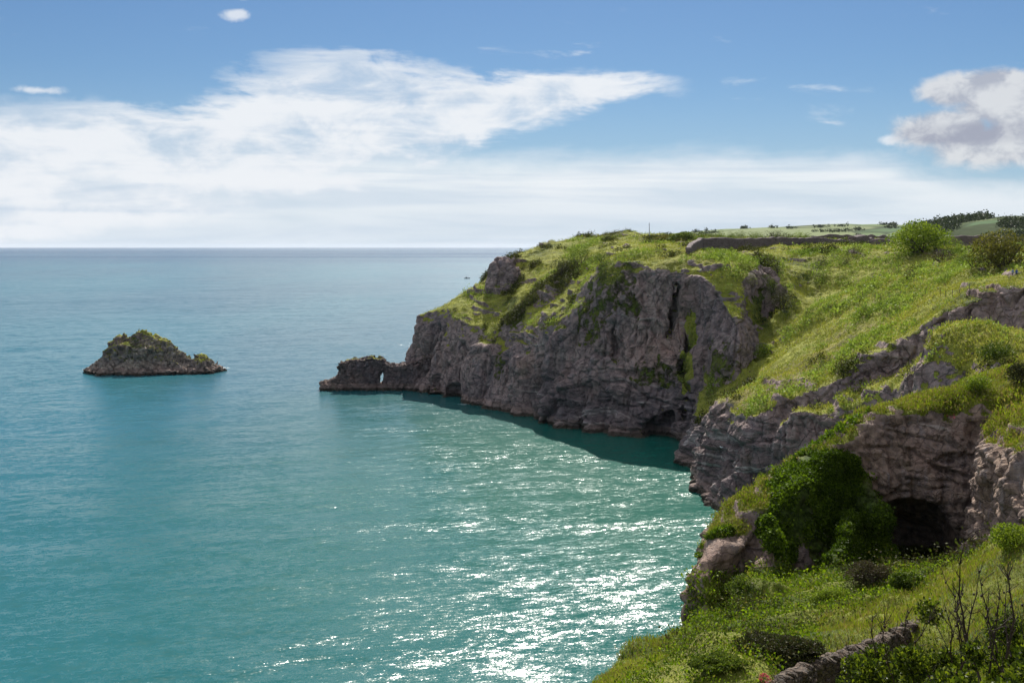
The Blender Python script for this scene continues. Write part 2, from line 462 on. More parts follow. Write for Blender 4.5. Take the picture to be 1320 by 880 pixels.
def terrain_material(name, far, rock_lo, rock_hi):
    """rock, turf and ivy; far = feature size multiplier"""
    m, g, p = new_mat(name)
    geo = g.N.new('ShaderNodeNewGeometry')
    P = geo.outputs['Position']
    at_ = g.N.new('ShaderNodeAttribute'); at_.attribute_name = 'cover'
    veg, dark, hue = g.sep(at_.outputs['Color'])
    x, y, z = g.sep(P)
    # rock
    nA = g.noise(P, 0.12 / far, 6, 0.6)
    nB = g.noise(P, 1.1 / far, 8, 0.65)
    vert = g.noise(g.comb(g.math('MULTIPLY', x, 0.9 / far), g.math('MULTIPLY', y, 0.9 / far), g.math('MULTIPLY', z, 0.10 / far)), 1.0, 6, 0.62)
    zz = g.math('ADD', z, g.math('MULTIPLY', g.noise(P, 0.06, 3, 0.5), 9.0))
    hor = g.noise(g.comb(g.math('MULTIPLY', x, 0.07 / far), g.math('MULTIPLY', y, 0.07 / far), g.math('MULTIPLY', zz, 1.3 / far)), 1.0, 5, 0.6)
    rk = g.mix(g.ss(nB, 0.3, 0.7), rock_lo, rock_hi)
    rk = g.mix(g.ss(vert, 0.5, 0.72, 0.0, 0.55), rk, (0.26, 0.24, 0.25))
    rk = g.mix(g.ss(nA, 0.5, 0.68, 0.0, 0.6), rk, (0.30, 0.19, 0.15))
    rk = g.mix(g.ss(hor, 0.60, 0.72, 0.0, 0.5), rk, (0.52, 0.46, 0.41))
    lich = g.ss(g.noise(P, 2.4 / far, 5, 0.7), 0.63, 0.72, 0.0, 0.55)
    rk = g.mix(lich, rk, (0.58, 0.54, 0.49))
    crack = g.ss(g.voronoi(g.vmath('ADD', P, g.vmath('SCALE', g.noise(P, 0.7 / far, 3, 0.5, out='Color'), s=1.6 * far)), 0.55 / far, 'DISTANCE_TO_EDGE'), 0.0, 0.05, 0.75, 0.0)
    rk = g.mix(g.math('MULTIPLY', crack, 0.45), rk, (0.05, 0.04, 0.038))
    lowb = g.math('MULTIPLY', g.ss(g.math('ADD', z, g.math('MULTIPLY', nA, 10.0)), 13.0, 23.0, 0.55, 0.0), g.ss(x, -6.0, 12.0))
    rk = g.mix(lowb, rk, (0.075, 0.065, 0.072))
    rk = g.mix(g.math('MULTIPLY', lowb, g.ss(hor, 0.56, 0.66, 0.0, 1.5)), rk, (0.50, 0.44, 0.41))
    rk = g.mix(g.ss(g.noise(P, 0.045, 3, 0.6), 0.42, 0.62, 0.0, 0.35), rk, (0.13, 0.11, 0.13))
    # tide marks
    zn = g.math('ADD', z, g.math('MULTIPLY', g.math('SUBTRACT', nB, 0.5), 1.6))
    rk = g.mix(g.ss(zn, 2.2, 2.8, 0.55, 0.0), rk, (0.34, 0.24, 0.20))
    rk = g.mix(g.ss(zn, 0.7, 1.3, 0.9, 0.0), rk, (0.05, 0.042, 0.03))
    # moss and algae on rock
    rk = g.mix(g.ss(g.math('ADD', g.noise(P, 0.35 / far, 5, 0.65), g.math('MULTIPLY', dark, 0.0)), 0.56, 0.70, 0.0, 0.35), rk, (0.07, 0.075, 0.03))
    # turf
    g1 = g.noise(P, 0.05, 4, 0.6)
    g2 = g.noise(P, 0.55 / far, 6, 0.65)
    g3 = g.noise(P, 3.5 / far, 4, 0.7)
    tf = g.mix(g.ss(g2, 0.30, 0.68), (0.16, 0.18, 0.022), (0.34, 0.34, 0.055))
    tf = g.mix(g.ss(g1, 0.48, 0.66, 0.0, 0.55), tf, (0.25, 0.28, 0.05))
    tf = g.mix(g.ss(g.noise(P, 0.18, 5, 0.7), 0.54, 0.68, 0.0, 0.65), tf, (0.17, 0.145, 0.055))
    tf = g.mix(g.ss(g3, 0.54, 0.70, 0.0, 0.55), tf, (0.045, 0.055, 0.014))
    if far < 1: tf = g.mix(1.0, tf, (0.62, 0.66, 0.62), 'MULTIPLY')
    tf = g.mix(g.ss(hue, 0.0, 1.0), tf, g.mix(g.ss(g2, 0.35, 0.65), (0.12, 0.12, 0.03), (0.30, 0.25, 0.10)))
    iv = g.mix(g.ss(g.noise(P, 2.2 / far, 5, 0.7), 0.35, 0.68), (0.018, 0.030, 0.006), (0.075, 0.115, 0.016))
    iv = g.mix(g.ss(g.noise(P, 0.25, 4, 0.6), 0.58, 0.70, 0.0, 0.6), iv, (0.06, 0.05, 0.028))
    vc = g.mix(dark, tf, iv)
    vn = g.math('ADD', veg, g.math('MULTIPLY', g.math('SUBTRACT', g.noise(P, 0.8 / far, 6, 0.7), 0.5), 1.1))
    vm = g.ss(vn, 0.44, 0.56)
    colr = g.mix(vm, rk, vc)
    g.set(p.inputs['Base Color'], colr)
    p.inputs['Roughness'].default_value = 0.85
    p.inputs['Specular IOR Level'].default_value = 0.12
    # relief
    hr = g.math('ADD', g.math('MULTIPLY', nB, 0.9 * far), g.math('MULTIPLY', vert, 0.9 * far))
    hr = g.math('ADD', hr, g.math('MULTIPLY', hor, 0.8 * far))
    hr = g.math('SUBTRACT', hr, g.math('MULTIPLY', crack, 0.35 * far))
    hv = g.math('ADD', g.math('MULTIPLY', g2, 0.5 * far), g.math('MULTIPLY', g3, 0.45 * far))
    hmix = g.math('ADD', g.math('MULTIPLY', hr, g.math('SUBTRACT', 1.0, vm)), g.math('MULTIPLY', hv, vm))
    b = g.N.new('ShaderNodeBump'); b.inputs['Strength'].default_value = 0.85; b.inputs['Distance'].default_value = 0.55 if far < 1 else 1.0
    g.set(b.inputs['Height'], hmix)
    g.L.new(b.outputs[0], p.inputs['Normal'])
    return m

def water_material():
    m, g, p = new_mat('sea_water')
    geo = g.N.new('ShaderNodeNewGeometry')
    P = geo.outputs['Position']
    x, y, z = g.sep(P)
    # shallow, greener water inside the cove (distance to the cove's head)
    dx = g.math('SUBTRACT', x, 30.0); dy = g.math('SUBTRACT', y, 230.0)
    dc = g.math('SQRT', g.math('ADD', g.math('MULTIPLY', g.math('MULTIPLY', dx, dx), 1.2), g.math('MULTIPLY', g.math('MULTIPLY', dy, dy), 0.45)))
    dcn = g.math('ADD', dc, g.math('MULTIPLY', g.noise(P, 0.02, 4, 0.6), 60.0))
    shallow = g.ss(dcn, 40.0, 230.0, 1.0, 0.0)
    patch = g.noise(g.comb(g.math('MULTIPLY', x, 0.004), g.math('MULTIPLY', y, 0.0012), 0.0), 1.0, 4, 0.55)
    deep = g.mix(g.ss(patch, 0.38, 0.62), (0.007, 0.078, 0.108), (0.012, 0.112, 0.140))
    base = g.mix(shallow, deep, (0.004, 0.098, 0.072))
    g.set(p.inputs['Base Color'], base)
    p.inputs['IOR'].default_value = 1.333
    p.inputs['Roughness'].default_value = 0.22
    # wave facets: slopes taken straight from noise so they stay at any distance
    ang = R(17)
    u = g.math('ADD', g.math('MULTIPLY', x, math.cos(ang)), g.math('MULTIPLY', y, math.sin(ang)))
    v = g.math('SUBTRACT', g.math('MULTIPLY', y, math.cos(ang)), g.math('MULTIPLY', x, math.sin(ang)))
    slope = None
    for sc, st, amp, w in [(0.018, 0.30, 0.07, 6.0), (0.07, 0.35, 0.16, 1.0), (0.32, 0.42, 0.34, 2.0), (1.7, 0.42, 0.48, 3.0), (7.0, 0.55, 0.58, 4.0)]:
        vec = g.comb(g.math('MULTIPLY', u, sc * st), g.math('MULTIPLY', v, sc), w * 3.7)
        c = g.noise(vec, 1.0, 2, 0.5, 0.4, out='Color')
        s_ = g.vmath('SCALE', g.vmath('SUBTRACT', c, (0.5, 0.5, 0.5)), s=amp)
        slope = s_ if slope is None else g.vmath('ADD', slope, s_)
    # calm and ruffled patches
    gust = g.noise(g.comb(g.math('MULTIPLY', u, 0.010), g.math('MULTIPLY', v, 0.035), 5.0), 1.0, 4, 0.6)
    sea = g.noise(g.comb(g.math('MULTIPLY', x, 0.00012), g.math('MULTIPLY', y, 0.0006), 2.0), 1.0, 3, 0.5)
    far_band = g.math('MULTIPLY', g.ss(y, 1800.0, 6000.0), g.ss(sea, 0.35, 0.6, 0.4, 1.0))
    far_s = g.math('MULTIPLY', far_band, 0.2)
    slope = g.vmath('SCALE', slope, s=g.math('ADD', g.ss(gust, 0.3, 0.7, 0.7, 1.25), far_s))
    base = g.mix(g.math('MULTIPLY', far_band, 0.9), base, (0.003, 0.040, 0.105))  # dark horizon band painted into the colour, for sky reflection lost far out
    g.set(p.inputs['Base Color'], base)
    g.set(p.inputs['Specular IOR Level'], g.math('SUBTRACT', 0.31, g.math('MULTIPLY', far_band, 0.26)))
    sx, sy, sz = g.sep(slope)
    n = g.vmath('NORMALIZE', g.comb(sx, sy, 1.0))
    g.set(p.inputs['Normal'], n)
    return m

# ------------------------------------------------------------------ land meshes
def warp_f(X, Y, Z):
    wx = fbm(X, Y, Z, 11, 2, 51) * 2.4; wy = fbm(X, Y, Z, 11, 2, 57) * 2.4
    near = sstep(60, 160, Y) * 0.7 + 0.3
    return Hat(X + wx * near, Y + wy * near) - Z

CARVE = []
for (px, py, rx, ry, rz, z0) in [(582, 516, 2.6, 7, 5.0, 0.5), (556, 509, 1.8, 5, 7, 1), (640, 531, 3.2, 7, 6.5, 0.5), (655, 536, 1.4, 8, 17, 7), (702, 551, 3.0, 7, 5.0, 0.5), (610, 524, 1.2, 7, 14, 6),
                                (760, 560, 3.5, 6, 4.0, 1), (835, 566, 5.0, 7, 5.0, 1), (868, 570, 2.4, 8, 7.0, 2), (800, 563, 1.0, 8, 9, 27), (862, 566, 1.0, 8, 9, 33), (893, 572, 1.4, 8, 15, 20),
                                (905, 630, 1.6, 5, 4.5, 1), (925, 657, 1.6, 5, 5.5, 2)]:
    Y_ = 70750 / (py - HOR); CARVE.append(((px - 660) / F * Y_, Y_ + 1.5 + (z0 * 0.28 if z0 > 4 else 0), z0, rx, ry, rz))
def far_f(X, Y, Z):
    f = warp_f(X, Y, Z)
    Xc = X + 2.6 * vnoise(X / 7, Y / 9, Z / 6, 71) + 1.6 * vnoise(X / 3, Y / 3, Z / 3.2, 72) + (Z - 20) * 0.10 * np.sign(np.sin(X * 0.25)); Yc = Y + 3 * vnoise(X / 5, Y / 9, Z / 5, 73)
    for (cx, cy, cz, rx, ry, rz) in CARVE:
        m = (np.abs(X - cx) < rx * 1.6 + 7) & (np.abs(Y - cy) < ry * 1.6 + 4) & (np.abs(Z - cz) < rz * 1.6)
        q = np.sqrt(((Xc[m] - cx) / rx) ** 2 + ((Yc[m] - cy) / ry) ** 2 + ((Z[m] - cz) / rz) ** 2)
        f[m] = np.minimum(f[m], (q - 1) * 4)
    return f

def near_f(X, Y, Z):
    f = warp_f(X, Y, Z)
    Xc = X + 2.6 * vnoise(X / 4, Y / 4, Z / 4, 75) + (Z - 22) * 0.25
    c = 1 - np.sqrt(((Xc - 38.2) / 4.4) ** 2 + ((Y - 106.0) / 9.0) ** 2 + ((Z - 20.6) / 5.4) ** 2)
    return np.minimum(f, -c * 4)

def cells(x, y, z, seed=0):
    """cell noise: random value per cell and distance to the border"""
    xi = np.floor(x).astype(np.int32); yi = np.floor(y).astype(np.int32); zi = np.floor(z).astype(np.int32)
    f1 = np.full(x.shape, 9.0, np.float32); f2 = f1.copy(); val = np.zeros(x.shape, np.float32)
    with np.errstate(over='ignore'):
        for a in (-1, 0, 1):
            for b in (-1, 0, 1):
                for c in (-1, 0, 1):
                    k = ((xi + a) * 73856093) ^ ((yi + b) * 19349663) ^ ((zi + c) * 83492791) ^ (seed * 7919 + 13)
                    k = (k ^ (k >> 13)) * 1274126177; k = k ^ (k >> 16)
                    r0 = _perm[k & 0xFFFF]; r1 = _perm[(k + 7001) & 0xFFFF]; r2 = _perm[(k + 23017) & 0xFFFF]
                    d = np.sqrt((xi + a + r0 - x) ** 2 + (yi + b + r1 - y) ** 2 + (zi + c + r2 - z) ** 2)
                    n = d < f1
                    f2 = np.where(n, f1, np.minimum(f2, d)); val = np.where(n, _perm[(k + 41011) & 0xFFFF], val); f1 = np.where(n, d, f1)
    return val, f2 - f1

def blocks(X, Y, Z, s, seed):
    wx = vnoise(X / s, Y / s, Z / s, seed) * 0.35
    v, e = cells(X / s + wx, Y / s - wx, Z / (s * 1.25) + wx, seed)
    return (v - 0.5) - (1 - sstep(0.0, 0.16, e)) * 0.45

def step_noise(v, sharp=4.0):
    """turn a value into rounded steps"""
    f = np.floor(v); r = v - f
    return f + np.clip((r - 0.5) * sharp + 0.5, 0, 1) - v

def lookup(A, x, y):
    u = np.clip((x - GX0) / GS, 0, len(gx) - 1.001); v = np.clip((y - GY0) / GS, 0, len(gy) - 1.001)
    i = u.astype(int); j = v.astype(int); a = u - i; b = v - j
    return (A[i, j] * (1 - a) * (1 - b) + A[i + 1, j] * a * (1 - b) + A[i, j + 1] * (1 - a) * b + A[i + 1, j + 1] * a * b)

def displace(me, k):
    """k: feature scale (1 near, ~2.2 far)"""
    V = get_co(me).astype(np.float64); Nn = get_no(me).astype(np.float64)
    X, Y, Z = V.T
    cap = sstep(-1.0, 2.5, lookup(CAP, X, Y) + (4.5 * sstep(24, 10, X) * (Y > 290)) + 2.0 * fbm(X, Y, Z, 4, 2, 5))
    wall = sstep(0.84, 0.55, Nn[:, 2] + 0.12 * fbm(X, Y, Z, 6, 2, 5)) * (1 - 0.92 * cap)
    wz = Z + 4 * vnoise(X / 25, Y / 25, Z / 25, 77) + X * 0.06
    d = fbm(X, Y, Z, 5.5 * k, 3, 31) * (1.1 if k > 1.5 else 0.7) * k
    col = 1 - np.abs(fbm(X, Y, Z * 0.18, 4.2 * k, 3, 41)) * 2.2
    d += col * 0.55 * k
    crk = np.abs(vnoise(X / (2.6 * k), Y / (2.6 * k), Z / (16 * k), 61))
    d -= (1 - sstep(0.0, 0.10, crk)) * 0.55 * k
    crk = np.abs(vnoise(X / (1.3 * k) + 9, Y / (1.3 * k), Z / (6 * k), 63))
    d -= (1 - sstep(0.0, 0.10, crk)) * 0.22 * k
    low = (0.12 + 0.7 * sstep(20, 11, Z + 3 * vnoise(X / 20, Y / 20, Z / 20, 66)) * sstep(0, 16, X)) if k > 1.5 else np.full(len(X), 0.7)
    if k > 1.5:   # big vertical buttresses and alcoves
        bt = fbm(X, Y, Z * 0.12, 15, 2, 43)
        d += (sstep(-0.05, 0.28, np.abs(bt)) - 0.6) * 5.0 * sstep(30, 5, X) + (np.abs(bt) - 0.2) * 4.5
    st = wz / (1.5 * k) + 0.7 * vnoise(X / (5 * k), Y / (5 * k), Z / (3 * k), 65)
    d += step_noise(st, 3.0) * 0.55 * k * low
    st = wz / (0.55 * k) + 1.2 * vnoise(X / (2 * k), Y / (2 * k), Z / (2 * k), 67)
    d += step_noise(st, 3.0) * 0.22 * k * low
    d += fbm(X, Y, Z, 0.9 * k, 2, 69) * 0.15 * k
    d *= 0.85
    ii = np.nonzero((wall > 0.03) | (np.abs(fbm(X, Y, Z, 9, 1, 3)) > 0.15))[0]
    bl = np.zeros(len(X))
    bl[ii] = (blocks(X[ii], Y[ii], Z[ii] * 0.42, 3.2 * k, 5) * (1 - low[ii] * 0.6) + blocks(X[ii] * .5, Y[ii] * .5, wz[ii] * 1.6, 2.6 * k, 8) * low[ii]) * 0.75 * k + blocks(X[ii], Y[ii], Z[ii] * 0.8, 1.2 * k, 6) * 0.28 * k
    if k < 1.5: bl *= 1.35
    d += bl
    g = fbm(X, Y, Z, 7, 3, 81) * 0.8 + fbm(X, Y, Z, 1.8, 2, 83) * 0.28 * min(k, 1.6)
    # outcrops breaking through the turf, more of them on broken ground
    zone = np.maximum(np.exp(-(((X - 60) / 26) ** 2 + ((Y - 212) / 22) ** 2)), sstep(0.5, 0.0, np.abs((Y - 108) / 30)) * (X > 12) * 1.25)
    zone = np.maximum(zone, 0.35 * (Y > 200)) * (1 - sstep(0, 2, sdEat(X, Y)) * (Y < 120))
    inE_ = sstep(1.0, 3.0, sdEat(X, Y)) * sstep(42, 50, Y) * (k < 1.5)
    g += inE_ * (0.55 - np.abs(fbm(X, Y, Z, 3.2, 2, 87)) * 2.6) * 0.8
    zone *= 1 - 0.9 * np.exp(-(((X - 84) / 30) ** 2 + ((Y - 255) / 36) ** 2))
    rn = fbm(X + Y * 0.5, (Y - X) * 0.5, Z * 2.5, 8 if k > 1.5 else 5, 3, 85)
    rocky = sstep(0.34, 0.55, rn + zone * 0.45)
    if k < 1.5: g = np.where(Y < 46, g * 0.45, g)
    g += rocky * (step_noise(wz / (1.0 * k), 4) * 0.55 * k + 0.25 * k + d * 0.2)
    D = d * wall + g * (1 - wall)
    hv = Nn.copy(); hv[:, 2] *= 1 - 0.6 * wall
    V += hv * D[:, None]
    me.vertices.foreach_set('co', V.astype(np.float32).ravel()); me.update()
    return V, wall, rocky

def ell(V, c, r):
    w_ = np.stack([fbm(V[:, 0], V[:, 1], V[:, 2], 3.2, 3, 141), fbm(V[:, 0], V[:, 1], V[:, 2], 3.2, 3, 142), fbm(V[:, 0], V[:, 1], V[:, 2], 3.2, 3, 143)], 1)
    q = (V + w_ * min(r) * 0.9 - np.array(c)) / np.array(r)
    return sstep(1.15, 0.75, np.sqrt((q * q).sum(1)))

def cover(me, V, wall, rocky, far):
    Nn = get_no(me); X, Y, Z = V.T
    nz = Nn[:, 2]
    veg = (0.25 + 0.75 * sstep(0.35, 0.80, nz + 0.12 * fbm(X, Y, Z, 5, 2, 91))) * (1 - wall)
    veg = veg * (1 - 0.62 * rocky * sstep(0.98, 0.8, nz))
    dark = sstep(0.25, 0.5, fbm(X, Y, Z, 14, 3, 93)) * 0.8
    hue = sstep(0.15, 0.55, fbm(X, Y, Z, 30, 3, 95)) * 0.6
    if far:
        for c, r in [(at(785, 375, 306), (9, 12, 12)), (at(760, 400, 306), (6, 10, 10)), (at(920, 470, 268), (8, 12, 7.5)),
                     (at(850, 480, 290), (10, 10, 4)), (at(690, 470, 308), (3, 8, 6)), (at(640, 470, 340), (3, 8, 6))]:
            e = ell(V, c, r); veg = np.maximum(veg, e * 0.50); dark = np.maximum(dark, e * 0.75)
        e = ell(V, at(1000, 400, 285), (7, 12, 9)); dark = np.maximum(dark, e); veg = np.maximum(veg, e * .7)
        # tongue of grass down the arete between the two faces
        for q in [at(893, 430, 290), at(897, 395, 295), at(890, 350, 300), at(885, 480, 285)]:
            e = ell(V, q, (2.2, 5, 7)); veg = np.maximum(veg, e * 0.8)
        # dry ground on the lip of the spur
        hue = np.maximum(hue, ell(V, (62, 228, 22), (30, 16, 14)) * 0.8)
        bowl = ell(V, (80, 245, 32), (34, 45, 20)); dark *= 1 - bowl
        veg = np.maximum(veg, bowl * (1 - wall) * .9)
    else:
        for c, r in [(at(1060, 665, 96), (4.2, 8, 5.5)), (at(1105, 640, 100), (3.6, 8, 4.5)), (at(1105, 710, 98), (4, 8, 3)), (at(1165, 725, 101), (4, 8, 2.0)), (at(1015, 690, 94), (1.8, 6, 4)), (at(1062, 628, 99), (2.5, 6, 2)), (at(1085, 670, 98), (5.5, 9, 6.5))]:
            e = ell(V, c, r); veg = np.maximum(veg, e * 0.85); dark = np.maximum(dark, e)
        for c, r in [(at(922, 735, 92), (1.8, 5, 3.2)), (at(945, 712, 94), (1.9, 5, 1.6)), (at(985, 725, 94), (1.0, 5, 3.0)), (at(1140, 560, 106), (3, 6, 1.2))]:
            e = ell(V, c, r); veg *= 1 - 0.85 * e; dark *= 1 - e
        inE = (sdEat(X, Y) > 2.5) & (Z < TE(X, Y) + 1.6)
        veg = np.where(inE, np.maximum(veg, 0.9), veg)
        dark = np.where(inE, np.maximum(dark, sstep(-0.1, 0.3, fbm(X, Y, Z, 7, 3, 97))), dark)
        hue = np.maximum(hue, ell(V, (22, 95, 22), (7, 7, 6)) * 0.5)
    a = me.color_attributes.new('cover', 'FLOAT_COLOR', 'POINT')
    buf = np.ones((len(V), 4), np.float32); buf[:, 0] = veg; buf[:, 1] = np.clip(dark, 0, 1); buf[:, 2] = np.clip(hue, 0, 1)
    a.data.foreach_set('color', buf.ravel())

def sdEat(x, y):
    u = np.clip((np.asarray(x) - GX0) / GS, 0, len(gx) - 1).astype(int); v = np.clip((np.asarray(y) - GY0) / GS, 0, len(gy) - 1).astype(int)
    return sdE[u, v]

def frustum_keep(V, Q, m=14, kx=0.5):
    c = V[Q].mean(1)
    return (c[:, 0] < c[:, 1] * kx + m)

MROCKF = terrain_material('headland_rock_and_turf', 2.0, (0.16, 0.118, 0.11), (0.45, 0.335, 0.30))
MROCKN = terrain_material('cliff_rock_and_turf', 0.8, (0.12, 0.082, 0.063), (0.38, 0.27, 0.205))
MSEA = water_material()

V, Q = surface_nets(far_f, (-62, 148, -3), (240, 480, 66), 1.0)
V, Q = compact(V, Q, frustum_keep(V, Q))
me = subdivide(mesh_np('headland', V, Q), 1 if QUICK else 2)
V, wall, rocky = displace(me, 2.0); cover(me, V, wall, rocky, True)
headland = link('headland', me, MROCKF, kind='structure')
print('far', len(me.polygons))
V, Q = surface_nets(near_f, (-24, -20, -3), (110, 150, 60), 0.7)
V, Q = compact(V, Q, frustum_keep(V, Q))
me = subdivide(mesh_np('cliff', V, Q), 1 if QUICK else 2)
V, wall, rocky = displace(me, 0.9); cover(me, V, wall, rocky, False)
cliff = link('cliff', me, MROCKN, kind='structure')
print('near', len(me.polygons))

V = np.array([(-40000, -200, 0), (40000, -200, 0), (40000, 60000, 0), (-40000, 60000, 0)], float)
link('sea', mesh_np('sea', V, np.array([[0, 1, 2, 3]])), MSEA, kind='structure')

def tag(o, label, cat, group=None, kind=None):
    o['label'] = label; o['category'] = cat
    if group: o['group'] = group
    if kind: o['kind'] = kind
    return o

def empty(name, loc):
    o = bpy.data.objects.new(name, None); o.empty_display_size = 0.3
    COL.objects.link(o); o.location = loc
    return o

# ------------------------------------------------------------------ rock arch and rock island
def arch_f(X, Y, Z):
    wx = fbm(X, Y, Z, 4, 3, 151) * 1.3; wy = fbm(X, Y, Z, 4, 3, 157) * 1.3
    Xw, Yw = X + wx, Y + wy
    h = np.interp(Xw, [-69, -66.5, -63, -61, -60, -56, -50, -46, -43.5, -41, -36, -31],
                  [-4, 2.5, 3.6, 4.2, 9.6, 10.6, 11.2, 10.8, 9.2, 8.6, 9.0, 12])
    half = np.interp(Xw, [-69, -66, -60, -45, -34], [1.0, 3.2, 4.2, 3.6, 5.5])
    dy = np.abs(Yw - (386.5 + (Xw + 50) * 0.02))
    f = np.minimum(h - Z, (half + (8 - Z) * 0.16 - dy) * 2.0)
    f = np.minimum(f, (Xw + 69.5) * 2)
    # the hole through it, along the line of sight
    q = X - (-45.6) - (Y - 386) * -0.115 - (Z - 4) * 0.12
    hole = np.sqrt((q / 0.95) ** 2 + ((Z - 4.0) / 2.2) ** 2)
    return np.minimum(f, (hole - 1) * 2.2)

V, Q = surface_nets(arch_f, (-73, 376, -2.5), (-27, 397, 16), 0.5)
me = subdivide(mesh_np('sea_arch', V, Q), 1)
MARCH = terrain_material('arch_rock', 1.3, (0.085, 0.065, 0.06), (0.22, 0.165, 0.14))
MISLE = terrain_material('island_rock', 1.3, (0.15, 0.12, 0.095), (0.52, 0.43, 0.34))
def finish_rock(me, k, vegtop, vz, inset=0.9):
    V = get_co(me).astype(float); Nn = get_no(me).astype(float); X, Y, Z = V.T
    wz = Z + X * 0.08 + vnoise(X / 9, Y / 9, Z / 9, 77) * 1.5
    d = fbm(X, Y, Z, 2.8 * k, 3, 231) * 0.9 * k
    d += step_noise(wz / 0.9 + vnoise(X / 3, Y / 3, Z / 3, 13) * .6, 3) * 0.35 * k
    d -= (1 - sstep(0, .12, np.abs(vnoise(X / 2.2, Y / 2.2, Z / 9, 61)))) * 0.5 * k
    d += blocks(X, Y, Z, 2.6 * k, 9) * 1.5 * k + blocks(X, Y, Z * 1.4, 1.1 * k, 10) * 0.5 * k - inset
    V += Nn * d[:, None]
    me.vertices.foreach_set('co', V.astype(np.float32).ravel()); me.update()
    nz = get_no(me)[:, 2]; X, Y, Z = V.T
    veg = sstep(0.35, 0.8, nz + 0.5 * fbm(X, Y, Z, 4, 2, 17)) * sstep(vz, vz + 3, Z + fbm(X, Y, Z, 6, 2, 18) * 3) * vegtop
    buf = np.ones((len(V), 4), np.float32); buf[:, 0] = veg
    buf[:, 1] = sstep(-0.1, 0.35, fbm(X, Y, Z, 6, 2, 19)) * 0.9; buf[:, 2] = 0.1
    a = me.color_attributes.new('cover', 'FLOAT_COLOR', 'POINT'); a.data.foreach_set('color', buf.ravel())
finish_rock(me, 0.7, 0.55, 8.5, 0.0)
arch = link('sea_arch', me, MARCH)
tag(arch, 'low dark rock arch with a small hole, running into the sea from the headland tip', 'rock arch')

IX, IY = -143.0, 438.0
ipx = [112, 117, 125, 134, 137, 148, 158, 166, 174, 186, 200, 212, 224, 236, 243, 249, 258, 266, 274, 280, 286]
ihy = [482, 472, 463, 461, 445, 433, 430, 438, 426, 427, 433, 438, 445, 456, 463, 456, 457, 461, 469, 474, 484]
ixs = [(p - 660) * IY / F for p in ipx]; ihs = [(480 - h) * IY / F for h in ihy]
def isle_f(X, Y, Z):
    Xw = X + fbm(X, Y, Z, 5, 3, 161) * 2.2; Yw = Y + fbm(X, Y, Z, 5, 3, 167) * 3.5
    h = np.clip(np.interp(Xw, ixs, ihs), 0, 30)
    w = 4.5 + 8.5 * np.sqrt(np.clip(h, 0, 20) / 17)
    yl = (Yw - IY - 1.0) / w
    ridge = np.clip(1 - np.abs(yl) ** 1.7, -1, 1)
    # front terraces: the face to the camera is hollowed, a low shelf runs along the foot
    H = np.maximum(h, 2) * ridge + 1.0
    hollow = np.exp(-(((Xw - (IX + 5)) / 6) ** 2 + ((Yw - (IY - 9)) / 4) ** 2)) * 5
    H = H - hollow
    H = np.maximum(H, np.where(np.abs(yl) < 1.1, 2.0, -3))
    H = np.where((Xw > ixs[0]) & (Xw < ixs[-1]), H, -4)
    return np.clip(H, -4, 19) - Z
V, Q = surface_nets(isle_f, (-178, 415, -2.4), (-110, 462, 21), 0.6)
me = subdivide(mesh_np('rock_island', V, Q), 1)
finish_rock(me, 0.95, 1.0, 3.5)
isle = link('rock_island', me, MISLE)
tag(isle, 'small craggy rock island with green top standing alone in the open sea', 'island')

# ------------------------------------------------------------------ foliage helpers
def leaf_material(name, cols, trans=0.35, rough=0.6):
    m, g, p = new_mat(name)
    geo = g.N.new('ShaderNodeNewGeometry')
    P = geo.outputs['Position']
    rnd = geo.outputs['Random Per Island']
    c = g.ramp(rnd, [((i + 0.5) / len(cols), q) for i, q in enumerate(cols)])
    big = g.noise(P, 0.35, 3, 0.6)
    c = g.mix(g.ss(g.noise(P, 0.09, 4, 0.65), 0.50, 0.66, 0.0, 0.65), c, g.mix(1.0, c, (0.42, 0.52, 0.40), 'MULTIPLY'))
    c = g.mix(g.ss(big, 0.35, 0.65, 0.0, 0.5), c, g.mix(1.0, c, (0.55, 0.60, 0.5), 'MULTIPLY'))
    g.set(p.inputs['Base Color'], c)
    p.inputs['Roughness'].default_value = rough
    p.inputs['Specular IOR Level'].default_value = 0.08
    tr = g.N.new('ShaderNodeBsdfTranslucent')
    g.set(tr.inputs['Color'], g.mix(1.0, c, (1.15, 1.25, 0.6), 'MULTIPLY'))
    mx = g.N.new('ShaderNodeMixShader'); mx.inputs[0].default_value = trans
    g.L.new(p.outputs[0], mx.inputs[1]); g.L.new(tr.outputs[0], mx.inputs[2])
    out = m.node_tree.nodes['Material Output']
    g.L.new(mx.outputs[0], out.inputs['Surface'])
    return m

def leaves(C, U, size, aspect=0.45, rg=rng):
    """diamond leaves: centres C, unit directions U (leaf axis), lengths size"""
    n = len(C)
    r = rg.normal(size=(n, 3)); side = np.cross(U, r); side /= np.linalg.norm(side, axis=1)[:, None] + 1e-9
    nor = np.cross(U, side)
    s = np.asarray(size).reshape(-1, 1)
    a = C - U * s * 0.5; b = C + side * s * aspect * 0.5 + nor * s * 0.06
    c = C + U * s * 0.5 - nor * s * 0.10; d = C - side * s * aspect * 0.5 + nor * s * 0.06
    V = np.stack([a, b, c, d], 1).reshape(-1, 3)
    return V, np.arange(4 * n).reshape(-1, 4)

def unit(v): return v / (np.linalg.norm(v, axis=1)[:, None] + 1e-9)

